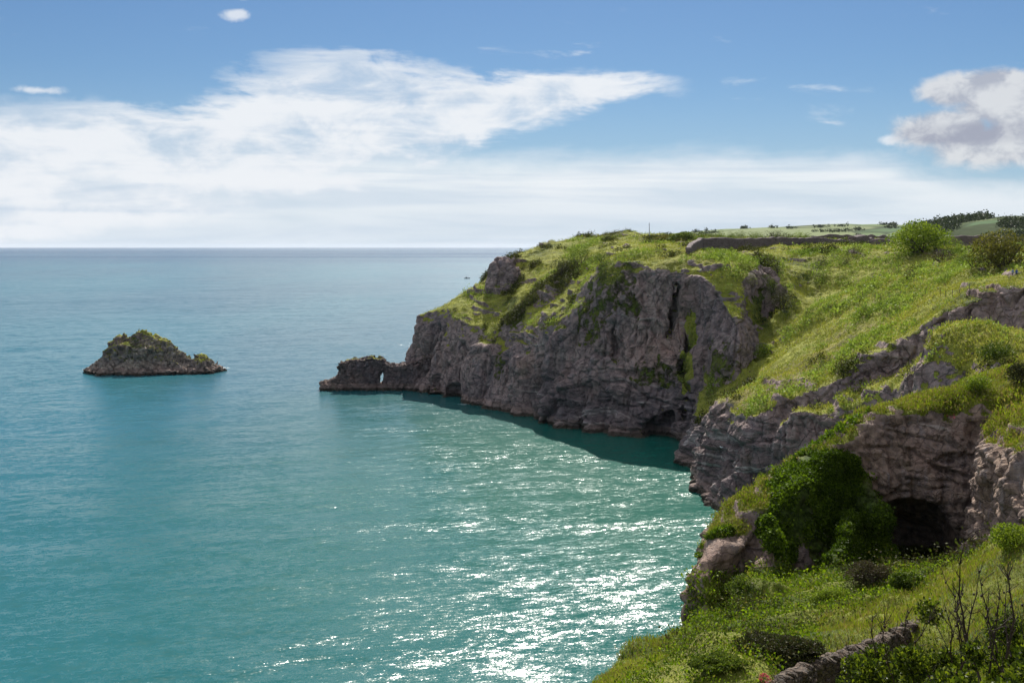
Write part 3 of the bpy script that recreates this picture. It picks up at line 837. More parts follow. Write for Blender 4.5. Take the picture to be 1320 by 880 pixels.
def scatter_on(obj, n, weight_fn, seed):
    """random points on a terrain mesh"""
    me = obj.data; rg = np.random.default_rng(seed)
    V = get_co(me); Nn = get_no(me)
    a = np.empty(len(V) * 4, np.float32); me.color_attributes['cover'].data.foreach_get('color', a); a = a.reshape(-1, 4)
    m = len(me.polygons); li = np.empty(m * 4, np.int32)
    me.loops.foreach_get('vertex_index', li); li = li.reshape(-1, 4)
    i0 = li[:, 0]
    area = np.empty(m, np.float32); me.polygons.foreach_get('area', area)
    w = weight_fn(V[i0], Nn[i0], a[i0]) * area
    cs = np.cumsum(w.astype(float)); pick = np.searchsorted(cs, rg.random(n) * cs[-1])
    pick = np.clip(pick, 0, m - 1)
    q = li[pick]; u = rg.random((n, 1)); v = rg.random((n, 1))
    P = (V[q[:, 0]] * (1 - u) + V[q[:, 1]] * u) * (1 - v) + (V[q[:, 3]] * (1 - u) + V[q[:, 2]] * u) * v
    return P.astype(float), Nn[q[:, 0]].astype(float), a[q[:, 0]], rg

def tufts(obj, n, wfn, seed, per, spread, size, up, name, mat, asp=0.4, lift=0.3):
    P, Nn, a, rg = scatter_on(obj, n, wfn, seed)
    sc = rg.uniform(0.6, 1.35, n)
    if obj.name == 'cliff': sc *= np.clip(P[:, 1] / 62, 0.45, 1.3)
    # clumps grow bigger where a slow noise says so
    sc *= 1 + 0.6 * fbm(P[:, 0], P[:, 1], P[:, 2], 6, 2, seed)
    C = np.repeat(P, per, 0); Nr = np.repeat(Nn, per, 0); s = np.repeat(sc, per)
    o = rg.normal(size=(n * per, 3)) * spread; 
    C = C + (o + Nr * np.abs(rg.normal(size=(n * per, 1))) * spread * 0.8) * s[:, None] + Nr * (size * lift * s)[:, None]
    U = unit(rg.normal(size=(n * per, 3)) + np.array([0, 0, up]) + Nr * 0.5)
    Vv, Qv = leaves(C, U, size * s * rg.uniform(0.6, 1.3, n * per), asp, rg)
    me = mesh_np(name, Vv, Qv, smooth=False)
    return link(name, me, mat)

MG_FAR = leaf_material('far_turf_blades', [(0.29, 0.31, 0.04), (0.40, 0.39, 0.07), (0.47, 0.43, 0.13), (0.34, 0.36, 0.055), (0.19, 0.20, 0.035), (0.42, 0.33, 0.14)], 0.3)
MG_BR = leaf_material('bracken_fronds', [(0.22, 0.29, 0.045), (0.33, 0.41, 0.08), (0.13, 0.18, 0.03), (0.40, 0.46, 0.14)], 0.3)
MG_NEAR = leaf_material('undergrowth_leaves', [(0.06, 0.10, 0.008), (0.17, 0.25, 0.012), (0.27, 0.35, 0.018), (0.035, 0.055, 0.008), (0.11, 0.17, 0.012), (0.20, 0.18, 0.05)], 0.4)
MG_DARK = leaf_material('dark_scrub_leaves', [(0.035, 0.045, 0.01), (0.07, 0.085, 0.015), (0.085, 0.065, 0.035), (0.12, 0.15, 0.02), (0.05, 0.038, 0.024)], 0.25)
MG_IVY = leaf_material('ivy_leaves', [(0.04, 0.07, 0.008), (0.11, 0.17, 0.01), (0.19, 0.27, 0.015), (0.06, 0.10, 0.01)], 0.35)
MG_GRASS = leaf_material('meadow_grass_blades', [(0.19, 0.24, 0.018), (0.29, 0.32, 0.03), (0.13, 0.17, 0.014), (0.31, 0.24, 0.10), (0.20, 0.15, 0.07)], 0.4)
K = 0.3 if QUICK else 1.0

def infr(V, m=3): return (np.abs(V[:, 0]) < V[:, 1] * 0.47 + m)
def bowlness(V): return np.exp(-(((V[:, 0] - 86) / 34) ** 2 + ((V[:, 1] - 262) / 42) ** 2))
def w_far(V, N_, a): return (a[:, 0] > 0.62) * infr(V) * (200.0 / np.maximum(V[:, 1], 100)) ** 2
def w_br(V, N_, a):
    n = fbm(V[:, 0], V[:, 1], V[:, 2], 12, 3, 301)
    return (a[:, 0] > 0.6) * infr(V) * sstep(-0.05, 0.35, n + 0.3 * bowlness(V) - 0.15) * (V[:, 2] > 14)
def w_scrub(V, N_, a):
    n = fbm(V[:, 0], V[:, 1], V[:, 2], 9, 3, 311)
    return (a[:, 0] > 0.5) * infr(V) * sstep(0.25, 0.45, n - 0.5 * bowlness(V) + 0.2 * a[:, 1])
tag(tufts(headland, int(110000 * K), w_far, 1, 3, 0.18, 0.30, 1.6, 'turf', MG_FAR, 0.45), 'short yellow green turf over the far headland and its slopes', 'grass', kind='stuff')
tag(tufts(headland, int(30000 * K), w_br, 2, 5, 0.30, 0.42, 0.8, 'bracken', MG_BR, 0.6), 'pale green bracken spread over the grassy bowl', 'bracken', kind='stuff')
tag(tufts(headland, int(22000 * K), w_scrub, 3, 9, 0.40, 0.36, 0.2, 'heather', MG_DARK, 0.6), 'low dark scrub in patches on the headland', 'scrub', kind='stuff')

def inE(V): return (sdEat(V[:, 0], V[:, 1]) > 1.0) & (V[:, 2] < TE(V[:, 0], V[:, 1]) + 2.0)
def ratio(V): return V[:, 0] / np.maximum(V[:, 1], 1) * F + 660
def meadow(V):
    r = ratio(V) + 25 * fbm(V[:, 0], V[:, 1], V[:, 2], 4, 2, 401)
    left = sstep(905, 850, r) * (V[:, 1] > 35)
    bank = sstep(1030, 1070, r) * sstep(56, 48, V[:, 1])
    return np.maximum(left, bank)
def w_under(V, N_, a): return inE(V) * infr(V) * (1.04 - meadow(V)) * (V[:, 1] > 27) * (60 / np.maximum(V[:, 1], 20))
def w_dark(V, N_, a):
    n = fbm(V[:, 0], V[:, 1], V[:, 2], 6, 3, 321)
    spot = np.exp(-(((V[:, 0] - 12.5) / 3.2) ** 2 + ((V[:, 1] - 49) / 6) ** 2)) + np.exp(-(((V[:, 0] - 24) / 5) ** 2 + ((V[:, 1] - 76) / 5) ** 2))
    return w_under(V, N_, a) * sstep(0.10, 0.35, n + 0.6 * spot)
def w_grass(V, N_, a): return inE(V) * infr(V) * (0.04 + meadow(V)) * (V[:, 1] > 12) * (40 / np.maximum(V[:, 1], 20)) ** 1.2
def w_crest(V, N_, a): return (~inE(V)) * infr(V) * (a[:, 0] > 0.58) * (a[:, 1] < 0.6) * (V[:, 1] > 60)
def w_ivy(V, N_, a):
    n = fbm(V[:, 0], V[:, 1], V[:, 2], 3.5, 3, 331)
    return (~inE(V)) * infr(V) * (a[:, 0] > 0.45) * (a[:, 1] > 0.45) * (V[:, 1] > 60) * (V[:, 1] < 125) * sstep(-0.22, 0.08, n)
tag(tufts(cliff, int(60000 * K), w_under, 11, 9, 0.16, 0.14, 0.5, 'undergrowth', MG_NEAR, 0.65), 'bright green low plants covering the near slope above the sea', 'undergrowth', kind='stuff')
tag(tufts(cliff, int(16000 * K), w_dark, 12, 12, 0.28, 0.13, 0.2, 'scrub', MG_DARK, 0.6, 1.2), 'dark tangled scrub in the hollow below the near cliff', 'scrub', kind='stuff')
tag(tufts(cliff, int(190000 * K), w_grass, 13, 4, 0.07, 0.22, 2.4, 'long_grass', MG_GRASS, 0.15), 'long green and straw coloured grass on the nearest bank', 'grass', kind='stuff')
tag(tufts(cliff, int(80000 * K), w_crest, 14, 4, 0.12, 0.20, 1.6, 'grass_tufts', MG_GRASS, 0.3), 'short grass tufts on the ledges and crest of the near ridge', 'grass', kind='stuff')
tag(tufts(cliff, int(36000 * K), w_ivy, 15, 7, 0.10, 0.15, -0.2, 'ivy', MG_IVY, 0.85, 0.5), 'green ivy hanging over the near cliff wall', 'ivy', kind='stuff')

# ------------------------------------------------------------------ placing things on the land
bpy.context.view_layer.update()
def ray(px, py, objs=None):
    """where the line of sight through a point of the photo meets the land"""
    o = Vector((0, 0, CAMZ)); d = Vector(((px - 660) / F, 1.0, -(py - HOR) / F)).normalized()
    best = None
    for ob in (objs or (headland, cliff)):
        ok, loc, no, _ = ob.ray_cast(o, d)
        if ok and (best is None or loc.y < best.y): best = loc
    return best
def ground(x, y):
    z = None
    for ob in (headland, cliff):
        ok, loc, no, _ = ob.ray_cast(Vector((x, y, 90)), Vector((0, 0, -1)))
        if ok and (z is None or loc.z > z): z = loc.z
    return z if z is not None else float(Hat(x, y))

def tube(pts, rad, sides=5):
    pts = [Vector(p) for p in pts]; V = []; Q = []
    for i, p in enumerate(pts):
        t = (pts[min(i + 1, len(pts) - 1)] - pts[max(i - 1, 0)]).normalized()
        a = t.orthogonal().normalized(); b = t.cross(a)
        for k in range(sides):
            th = 2 * math.pi * k / sides
            V.append(p + (a * math.cos(th) + b * math.sin(th)) * rad[i])
    for i in range(len(pts) - 1):
        for k in range(sides):
            k2 = (k + 1) % sides
            Q.append((i * sides + k, i * sides + k2, (i + 1) * sides + k2, (i + 1) * sides + k))
    return np.array([tuple(v) for v in V]), np.array(Q)

def joinVQ(parts):
    Vs, Qs, n = [], [], 0
    for V, Q in parts:
        Vs.append(V); Qs.append(Q + n); n += len(V)
    return np.concatenate(Vs), np.concatenate(Qs)

def box(c, s, rz=0):
    x, y, z = [q / 2 for q in s]
    P = np.array([(-x, -y, -z), (x, -y, -z), (x, y, -z), (-x, y, -z), (-x, -y, z), (x, -y, z), (x, y, z), (-x, y, z)], float)
    ca, sa = math.cos(rz), math.sin(rz)
    P = np.stack([P[:, 0] * ca - P[:, 1] * sa, P[:, 0] * sa + P[:, 1] * ca, P[:, 2]], 1) + np.array(c)
    return P, np.array([(0, 3, 2, 1), (4, 5, 6, 7), (0, 1, 5, 4), (1, 2, 6, 5), (2, 3, 7, 6), (3, 0, 4, 7)])

def simple_mat(name, col, rough=0.8, spec=0.3, metal=0.0, var=0.25, scale=3.0):
    m, g, p = new_mat(name)
    geo = g.N.new('ShaderNodeNewGeometry')
    n = g.noise(geo.outputs['Position'], scale, 4, 0.6)
    g.set(p.inputs['Base Color'], g.mix(g.ss(n, 0.3, 0.7), tuple(c * (1 - var) for c in col), tuple(min(1, c * (1 + var)) for c in col)))
    p.inputs['Roughness'].default_value = rough; p.inputs['Specular IOR Level'].default_value = spec
    p.inputs['Metallic'].default_value = metal
    return m
M_BARK = simple_mat('bark', (0.07, 0.05, 0.038))
M_TWIG = simple_mat('dead_stem', (0.035, 0.022, 0.016), var=0.4)
MS_GREEN = leaf_material('fresh_shrub_leaves', [(0.14, 0.20, 0.02), (0.24, 0.31, 0.03), (0.33, 0.38, 0.05), (0.09, 0.13, 0.015)], 0.35)
MS_MID = leaf_material('shrub_leaves', [(0.07, 0.11, 0.015), (0.14, 0.18, 0.025), (0.20, 0.24, 0.04), (0.045, 0.07, 0.012)], 0.3)
MS_OLIVE = leaf_material('olive_shrub_leaves', [(0.11, 0.10, 0.02), (0.19, 0.17, 0.04), (0.07, 0.075, 0.02), (0.26, 0.22, 0.06)], 0.3)
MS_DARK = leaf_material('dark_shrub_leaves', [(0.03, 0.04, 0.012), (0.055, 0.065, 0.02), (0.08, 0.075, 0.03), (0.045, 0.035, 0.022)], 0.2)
MS_BROWN = leaf_material('withered_shrub_twigs', [(0.07, 0.05, 0.035), (0.11, 0.08, 0.055), (0.05, 0.035, 0.025), (0.09, 0.09, 0.04)], 0.2)
MATS = dict(green=MS_GREEN, mid=MS_MID, olive=MS_OLIVE, dark=MS_DARK, brown=MS_BROWN)

def shrub(name, label, cat, base, w, h, n, kind, seed, depth=None, group=None, leaf=None, stems=5, lobes=9, lr_=(0.20, 0.36)):
    rg = np.random.default_rng(seed)
    d = depth or w * 0.8
    root = empty(name, base); tag(root, label, cat, group)
    leaf = leaf or max(0.16, w * 0.035)
    # lobes fill an uneven dome
    lc = []
    for i in range(lobes):
        a = rg.uniform(0, 2 * math.pi); r = math.sqrt(rg.uniform(0, 1)) * 0.68
        zz = rg.uniform(0.25, 0.80) * (1 - 0.45 * r)
        lc.append((math.cos(a) * r * w / 2, math.sin(a) * r * d / 2, zz * h, rg.uniform(*lr_) * min(w, d)))
    lc.append((0, 0, h * (0.70 if lr_[0] > 0.15 else 0.4), lr_[1] * 0.85 * min(w, d)))
    lc = np.array(lc)
    wgt = lc[:, 3] ** 2; pk = rg.choice(len(lc), n, p=wgt / wgt.sum())
    u = unit(rg.normal(size=(n, 3)) + np.array([0, 0, 0.25]))
    rr = lc[pk, 3] * (0.62 + 0.48 * rg.random(n) ** 0.6)
    rr *= 1 + 0.22 * vnoise(u[:, 0] * 3 + pk, u[:, 1] * 3, u[:, 2] * 3, seed)
    C = lc[pk, :3] + u * rr[:, None] * np.array([1, 1, min(1.0, h / w * 1.3)])
    C[:, 2] = np.where(C[:, 2] < 0.05 * h, rg.uniform(0, 0.3, n) * h, C[:, 2])
    C[:, 2] = np.minimum(C[:, 2], h * 1.05)
    V, Q = leaves(C, unit(u + rg.normal(size=(n, 3)) * 0.9), leaf * rg.uniform(0.6, 1.3, n), 0.6, rg)
    link('foliage', mesh_np('foliage', V, Q, False), MATS[kind], root)
    st = []
    for i in range(stems):
        q = lc[rg.integers(len(lc))]
        b = Vector((rg.normal() * w * 0.04, rg.normal() * d * 0.04, -0.3)); t = Vector(q[:3])
        m_ = b.lerp(t, 0.5) + Vector((rg.normal(), rg.normal(), 0)) * w * 0.04
        r0 = max(0.03, 0.02 * w)
        st.append(tube([b, m_, t, t + (t - m_) * 0.5], [r0, r0 * 0.7, r0 * 0.4, r0 * 0.12]))
    V, Q = joinVQ(st)
    link('stems', mesh_np('stems', V, Q), M_BARK, root)
    return root

def shrub_px(name, label, cat, px, py, wpx, hpx, n, kind, seed, **kw):
    p = ray(px, py)
    if p is None: print('no ground', label); return None
    s = p.y / F
    sink = 0.05 * hpx * s
    # stand it a little behind the point seen so that its foot is at that point
    y = p.y + wpx * s * 0.25; x = (px - 660) / F * y
    z = min(ground(x, y), p.z + hpx * s * 0.3)
    return shrub(name, label, cat, (x, y, z - sink), wpx * s, hpx * s * 1.06, n, kind, seed, **kw)

shrub_px('spreading_tree', 'largest bright green rounded tree on the skyline beside the broken walls', 'tree', 1186, 330, 84, 40, 5200, 'green', 1, lobes=16, stems=9)
shrub_px('spreading_tree', 'large olive brown tree at the right edge behind the two walkers', 'tree', 1292, 349, 84, 50, 5200, 'olive', 2, lobes=16, stems=9)
shrub_px('bush', 'fresh green bush leaning against the right side of the largest tree', 'bush', 1226, 327, 34, 22, 1400, 'green', 3)
shrub_px('bush', 'grey green bush at the left foot of the olive brown tree', 'bush', 1256, 346, 34, 22, 1400, 'mid', 4)
shrub_px('bush', 'low brownish bush between the bright green tree and the olive tree', 'bush', 1216, 339, 44, 14, 1200, 'brown', 5)
shrub_px('bush', 'small dark bush in the gap left of the olive tree', 'bush', 1240, 340, 26, 15, 900, 'mid', 6)
shrub_px('bush', 'round dark bush under the right end of the fort wall, upper of the pair', 'bush', 1101, 332, 24, 18, 1000, 'dark', 7)
shrub_px('bush', 'round brown bush just below the upper dark one under the fort wall', 'bush', 1090, 344, 20, 15, 900, 'brown', 8)
shrub_px('bush', 'small dark bush left of the round pair below the fort wall', 'bush', 1058, 343, 22, 13, 900, 'dark', 9)
shrub_px('bush', 'flat purple brown bush alone in the upper grass of the bowl', 'bush', 1174, 361, 24, 14, 1000, 'brown', 10)
shrub_px('bush', 'small green bush touching the flat purple brown bush', 'bush', 1156, 356, 16, 10, 600, 'mid', 11)
shrub_px('bush', 'low dark bush at the left rim of the grassy bowl', 'bush', 1003, 356, 22, 12, 800, 'dark', 12)
shrub_px('bush', 'large dark green bush crowning the rock buttress above the bowl', 'bush', 985, 392, 40, 30, 2200, 'mid', 13)
shrub_px('bush', 'dark bush hanging over the right shoulder of the rock buttress', 'bush', 1008, 408, 38, 26, 2000, 'dark', 14)
shrub_px('bush', 'yellow green bush behind the crown of the rock buttress', 'bush', 968, 372, 28, 16, 1200, 'green', 15)
shrub_px('bush', 'pale bush spilling down at the foot of the rock buttress', 'bush', 985, 462, 40, 16, 1600, 'green', 16, lobes=12)
shrub_px('bush', 'dark rounded bush high on the seaward grass slope', 'bush', 722, 360, 34, 26, 1800, 'dark', 17)
shrub_px('bush', 'dark green bush above the rounded one on the seaward slope', 'bush', 748, 342, 34, 22, 1800, 'mid', 18)
shrub_px('bush', 'green bush on the lip of the high far cliff at its left end', 'bush', 776, 340, 30, 14, 1200, 'mid', 19)
shrub_px('bush', 'wide dark green bush growing on the rock ledge at the right edge', 'bush', 1287, 464, 62, 24, 3200, 'mid', 20, lobes=14)
shrub_px('bush', 'dark bush on the near ridge at the right edge below the wide one', 'bush', 1312, 500, 40, 28, 2400, 'dark', 21)
shrub_px('bush', 'bushy green clump on top of the near cliff beside red flowers', 'bush', 1262, 512, 40, 22, 2200, 'green', 22)
shrub_px('bush', 'brown twiggy bush in front of the dark cave mouth', 'bush', 1118, 764, 76, 36, 6200, 'brown', 23, leaf=0.10, lobes=40, lr_=(0.07, 0.16))
shrub_px('bush', 'leafy green bush between the brown twiggy bush and the cave', 'bush', 1172, 766, 70, 30, 5600, 'mid', 24, leaf=0.11, lobes=36, lr_=(0.08, 0.18))
shrub_px('bush', 'rounded bright green bush on the mound below the ivy wall', 'bush', 1074, 778, 84, 30, 6200, 'green', 25, leaf=0.11, lobes=40, lr_=(0.07, 0.17))
shrub_px('bush', 'dark bush at the foot of the rock at the ivy wall\'s left end', 'bush', 958, 772, 44, 22, 2600, 'mid', 26, leaf=0.13)
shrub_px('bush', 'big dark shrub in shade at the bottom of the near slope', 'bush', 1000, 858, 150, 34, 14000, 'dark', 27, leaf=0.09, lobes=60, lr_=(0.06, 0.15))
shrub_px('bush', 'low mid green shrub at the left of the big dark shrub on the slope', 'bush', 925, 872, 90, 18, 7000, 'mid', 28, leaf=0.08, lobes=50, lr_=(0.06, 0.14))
shrub_px('bush', 'green bush overhanging the foot of the buttress at the right edge', 'bush', 1300, 716, 76, 34, 4200, 'green', 29, leaf=0.10)

# the row behind the fort wall and the scrub on the skyline
G = 'bushes along the skyline behind the fort wall'
rg2 = np.random.default_rng(44)
proto = None
skyl = [(905, 11), (918, 9), (930, 13), (941, 10), (953, 12), (966, 9), (978, 10), (1016, 9), (1042, 8)]
for i, (px, hp) in enumerate(skyl):
    Y = 395 + 20 * math.sin(i * 2.1); x = (px - 660) / F * Y; z = ground(x, Y)
    zt = CAMZ + (HOR - 306 + hp * 0.75) * Y / F
    if proto is None:
        proto = shrub('bush', 'one of the small green bushes in a row on the skyline behind the fort wall', 'bush', (x, Y, z - 0.3), 6.0, 4.0, 1800, 'mid', 50, group=G, lobes=14)
        cur = proto
    else:
        cur = proto.copy(); COL.objects.link(cur)
        for ch in proto.children:
            c = ch.copy(); COL.objects.link(c); c.parent = cur
    cur.location = (x, Y, z - 0.3)
    cur['label'] = 'small green bush, %s from the left in the skyline row behind the fort wall' % ['first', 'second', 'third', 'fourth', 'fifth', 'sixth', 'seventh', 'eighth', 'ninth'][i]
    hh = max(2.2, zt - z + 0.3)
    cur.scale = (rg2.uniform(0.7, 1.3), 1.0, hh / 4.0); cur.rotation_euler = (0, 0, rg2.uniform(0, 6))
def shrub_sky(label, px, Y, w, top_py, kind, seed, n=1400):
    x = (px - 660) / F * Y; z = ground(x, Y); h = max(1.5, CAMZ + (HOR - top_py) * Y / F - z)
    shrub('bush', label, 'bush', (x, Y, z - 0.2), w, h + 0.2, n, kind, seed, lobes=18)
shrub_sky('wide dark bush on the skyline above the middle of the fort wall', 999, 405, 8.5, 296, 'dark', 61)
shrub_sky('upright green bush right of the wide dark one on the skyline', 1029, 405, 6.0, 295, 'green', 62)
shrub_sky('broad olive scrub on the skyline at the left end of the fort wall', 884, 385, 12, 299, 'mid', 63, 5200)
shrub_sky('low olive scrub on the skyline right of the mast', 860, 392, 10, 303, 'olive', 64, 4600)
shrub_sky('dark bush leaning over the left end of the fort wall', 893, 345, 6, 306, 'dark', 65, 1400)

# ------------------------------------------------------------------ walls
def stone_material(name, lo, hi, mortar, sc):
    m, g, p = new_mat(name)
    geo = g.N.new('ShaderNodeNewGeometry'); P = geo.outputs['Position']
    w = g.vmath('ADD', g.vmath('MULTIPLY', P, (1.0, 1.0, 1.8)), g.vmath('SCALE', g.noise(P, 2.0 * sc, 2, 0.5, out='Color'), s=0.3 / sc))
    cell = g.voronoi(w, 2.2 * sc, 'F1', 'Color'); edge = g.voronoi(w, 2.2 * sc, 'DISTANCE_TO_EDGE')
    r, _, _ = g.sep(cell)
    c = g.mix(r, lo, hi)
    c = g.mix(g.ss(g.noise(P, 1.1 * sc, 6, 0.7), 0.5, 0.7, 0, 0.6), c, (0.10, 0.10, 0.05))
    c = g.mix(g.ss(edge, 0.0, 0.09, 0.8, 0.0), c, mortar)
    g.set(p.inputs['Base Color'], c); p.inputs['Roughness'].default_value = 0.9
    b = g.N.new('ShaderNodeBump'); b.inputs['Strength'].default_value = 0.9; b.inputs['Distance'].default_value = 0.10 / sc
    g.set(b.inputs['Height'], g.math('ADD', g.ss(edge, 0.0, 0.12), g.math('MULTIPLY', g.noise(P, 9 * sc, 4, 0.6), 0.4)))
    g.L.new(b.outputs[0], p.inputs['Normal'])
    return m
M_FORT = stone_material('fort_masonry', (0.12, 0.085, 0.085), (0.24, 0.18, 0.17), (0.06, 0.05, 0.05), 1.0)
M_DRY = stone_material('dry_stone', (0.05, 0.033, 0.022), (0.13, 0.09, 0.062), (0.015, 0.011, 0.008), 2.2)

def wall_mesh(path, tops, thick, down, step, rough, seed):
    """a wall following path (x, y) with top heights, rounded uneven stones"""
    pts = np.array(path, float); seg = np.r_[0, np.cumsum(np.linalg.norm(np.diff(pts[:, :2], axis=0), axis=1))]
    L = seg[-1]; n = int(L / step) + 1; t = np.linspace(0, L, n)
    x = np.interp(t, seg, pts[:, 0]); y = np.interp(t, seg, pts[:, 1]); zt = np.interp(t, seg, tops)
    dx = np.gradient(x); dy = np.gradient(y); l = np.hypot(dx, dy); nx_, ny_ = dy / l, -dx / l
    zt = zt + vnoise(t / (step * 3), t * 0, t * 0, seed) * rough
    m = max(3, int(down / step)); rows = []
    prof = [(0.5, 1 - k / m) for k in range(m, 0, -1)]
    prof = [(0.5 + 0.06 * k / m, -k / m) for k in range(m, 0, -1)] + [(0.5, 0), (0.3, 0.04), (0, 0.05), (-0.3, 0.04), (-0.5, 0)] + [(-0.5 - 0.06 * k / m, -k / m) for k in range(1, m + 1)]
    V = []
    for (a, b) in prof:
        off = a * thick; z = zt + (b * down if b < 0 else b * thick * 2)
        P = np.stack([x + nx_ * off, y + ny_ * off, z], 1)
        j = vnoise(P[:, 0] / (step * 1.4), P[:, 1] / (step * 1.4), P[:, 2] / step, seed + 3) * rough * 0.6
        P[:, 0] += nx_ * j * np.sign(a + 1e-6); P[:, 1] += ny_ * j * np.sign(a + 1e-6)
        V.append(P)
    V = np.concatenate(V); k = len(prof)
    Q = [(r * n + i, r * n + i + 1, (r + 1) * n + i + 1, (r + 1) * n + i) for r in range(k - 1) for i in range(n - 1)]
    ends = []
    for e in (0, n - 1):
        for r in range(k // 2):
            ends.append((r * n + e, (r + 1) * n + e, (k - 2 - r) * n + e, (k - 1 - r) * n + e))
    return V, np.array(Q + ends)

WALLCELL = False
def px_wall(name, label, pts, thick, down, mat, step=0.6, rough=0.25, seed=5):
    P = [at(px, py, Y) for px, py, Y in pts]
    V, Q = wall_mesh([(p[0], p[1]) for p in P], [p[2] for p in P], thick, down, step, rough, seed)
    if WALLCELL:
        v_, e_ = cells(V[:, 0] / .34, V[:, 1] / .34, V[:, 2] / .2, 3)
        k_ = ((v_ - .5) * .16 + (sstep(0, .2, e_) - 1) * .09)
        V[:, 2] += k_ * .8; V[:, 1] -= k_ * .9; V[:, 0] += k_ * .4
    o = link(name, mesh_np(name, V, Q, False), mat); return tag(o, label, 'wall')
px_wall('fort_wall', 'long low ruined fort wall along the top of the headland', [(887, 320, 306), (892, 313, 314), (903, 307.5, 330), (1000, 306.5, 350), (1050, 307, 362), (1097, 309.5, 372)], 1.4, 4.5, M_FORT)
px_wall('ruined_wall', 'tall broken wall block just past the right end of the long fort wall', [(1098, 305, 384), (1104, 304, 386), (1112, 305, 388), (1122, 308, 390)], 3.0, 5, M_FORT, 0.6, 0.5, 7)
px_wall('ruined_wall', 'low sloping broken wall between the tall block and the largest tree', [(1114, 314, 368), (1124, 309, 366), (1144, 309.5, 364), (1160, 311, 362)], 1.6, 4, M_FORT, 0.6, 0.4, 8)
px_wall('ruined_wall', 'thin distant wall line on the skyline behind the fort wall', [(1046, 304, 440), (1070, 303, 440), (1100, 303.5, 440), (1148, 304, 440)], 1.4, 5, M_FORT, 0.8, 0.5, 9)
px_wall('ruined_wall', 'wall piece on the skyline between the two large trees', [(1218, 305, 345), (1240, 303.5, 345), (1268, 304, 345), (1290, 306, 345)], 1.4, 5, M_FORT, 0.6, 0.35, 10)
WALLCELL = True
px_wall('stone_wall', 'rough dry stone wall with grassy top crossing the bottom of the near slope', [(980, 892, 28), (1010, 876, 29.5), (1032, 862, 31), (1055, 853, 32.5), (1085, 842, 34), (1130, 826, 37), (1165, 810, 39.5), (1205, 788, 42)], 0.55, 1.5, M_DRY, 0.07, 0.07, 11)

# ------------------------------------------------------------------ mast, fence, walkers, boat, birds
M_MAST = simple_mat('grey_paint', (0.35, 0.35, 0.37), 0.5)
mx, my = (837 - 660) / F * 405, 405.0
mz = ground(mx, my); mtop = CAMZ + (HOR - 287) * my / F
mast = empty('mast', (mx, my, mz)); tag(mast, 'thin pale mast standing alone on the skyline above the far cliff', 'mast')
V, Q = tube([(0, 0, -0.5), (0, 0, (mtop - mz) * 0.6), (0, 0, mtop - mz)], [0.16, 0.13, 0.08], 8)
link('pole', mesh_np('pole', V, Q), M_MAST, mast)
V, Q = box((0, 0, 0.15), (1.0, 1.0, 0.5)); link('base', mesh_np('base', V, Q, False), M_MAST, mast)
V, Q = box((0, 0, (mtop - mz) * 0.86), (0.7, 0.08, 0.08)); link('crosspiece', mesh_np('crosspiece', V, Q, False), M_MAST, mast)

M_POST = simple_mat('weathered_post', (0.10, 0.085, 0.07))
fpos = [(1112, 383, 8), (1128, 384, 8), (1146, 384, 8), (1161, 384, 9), (1178, 384, 8), (1193, 383, 9), (1204, 383, 8), (1212, 382.5, 9), (1219, 382, 8), (1228, 381.5, 9), (1237, 381, 8), (1250, 379, 14)]
fp = [(ray(px, py), h) for px, py, h in fpos]
fence = empty('wire_fence', fp[0][0]); tag(fence, 'thin post and wire fence crossing the upper right of the grassy bowl', 'fence')
o0 = Vector(fp[0][0])
for p, h in fp:
    V, Q = tube([Vector(p) - o0 + Vector((0, 0, -0.3)), Vector(p) - o0 + Vector((0, 0, h * p.y / F))], [0.06, 0.05], 6)
    link('post', mesh_np('post', V, Q), M_POST, fence)
for zz in (0.5, 1.05):
    V, Q = tube([Vector(p) - o0 + Vector((0, 0, zz)) for p, h in fp], [0.012] * len(fp), 4)
    link('wire', mesh_np('wire', V, Q), M_POST, fence)

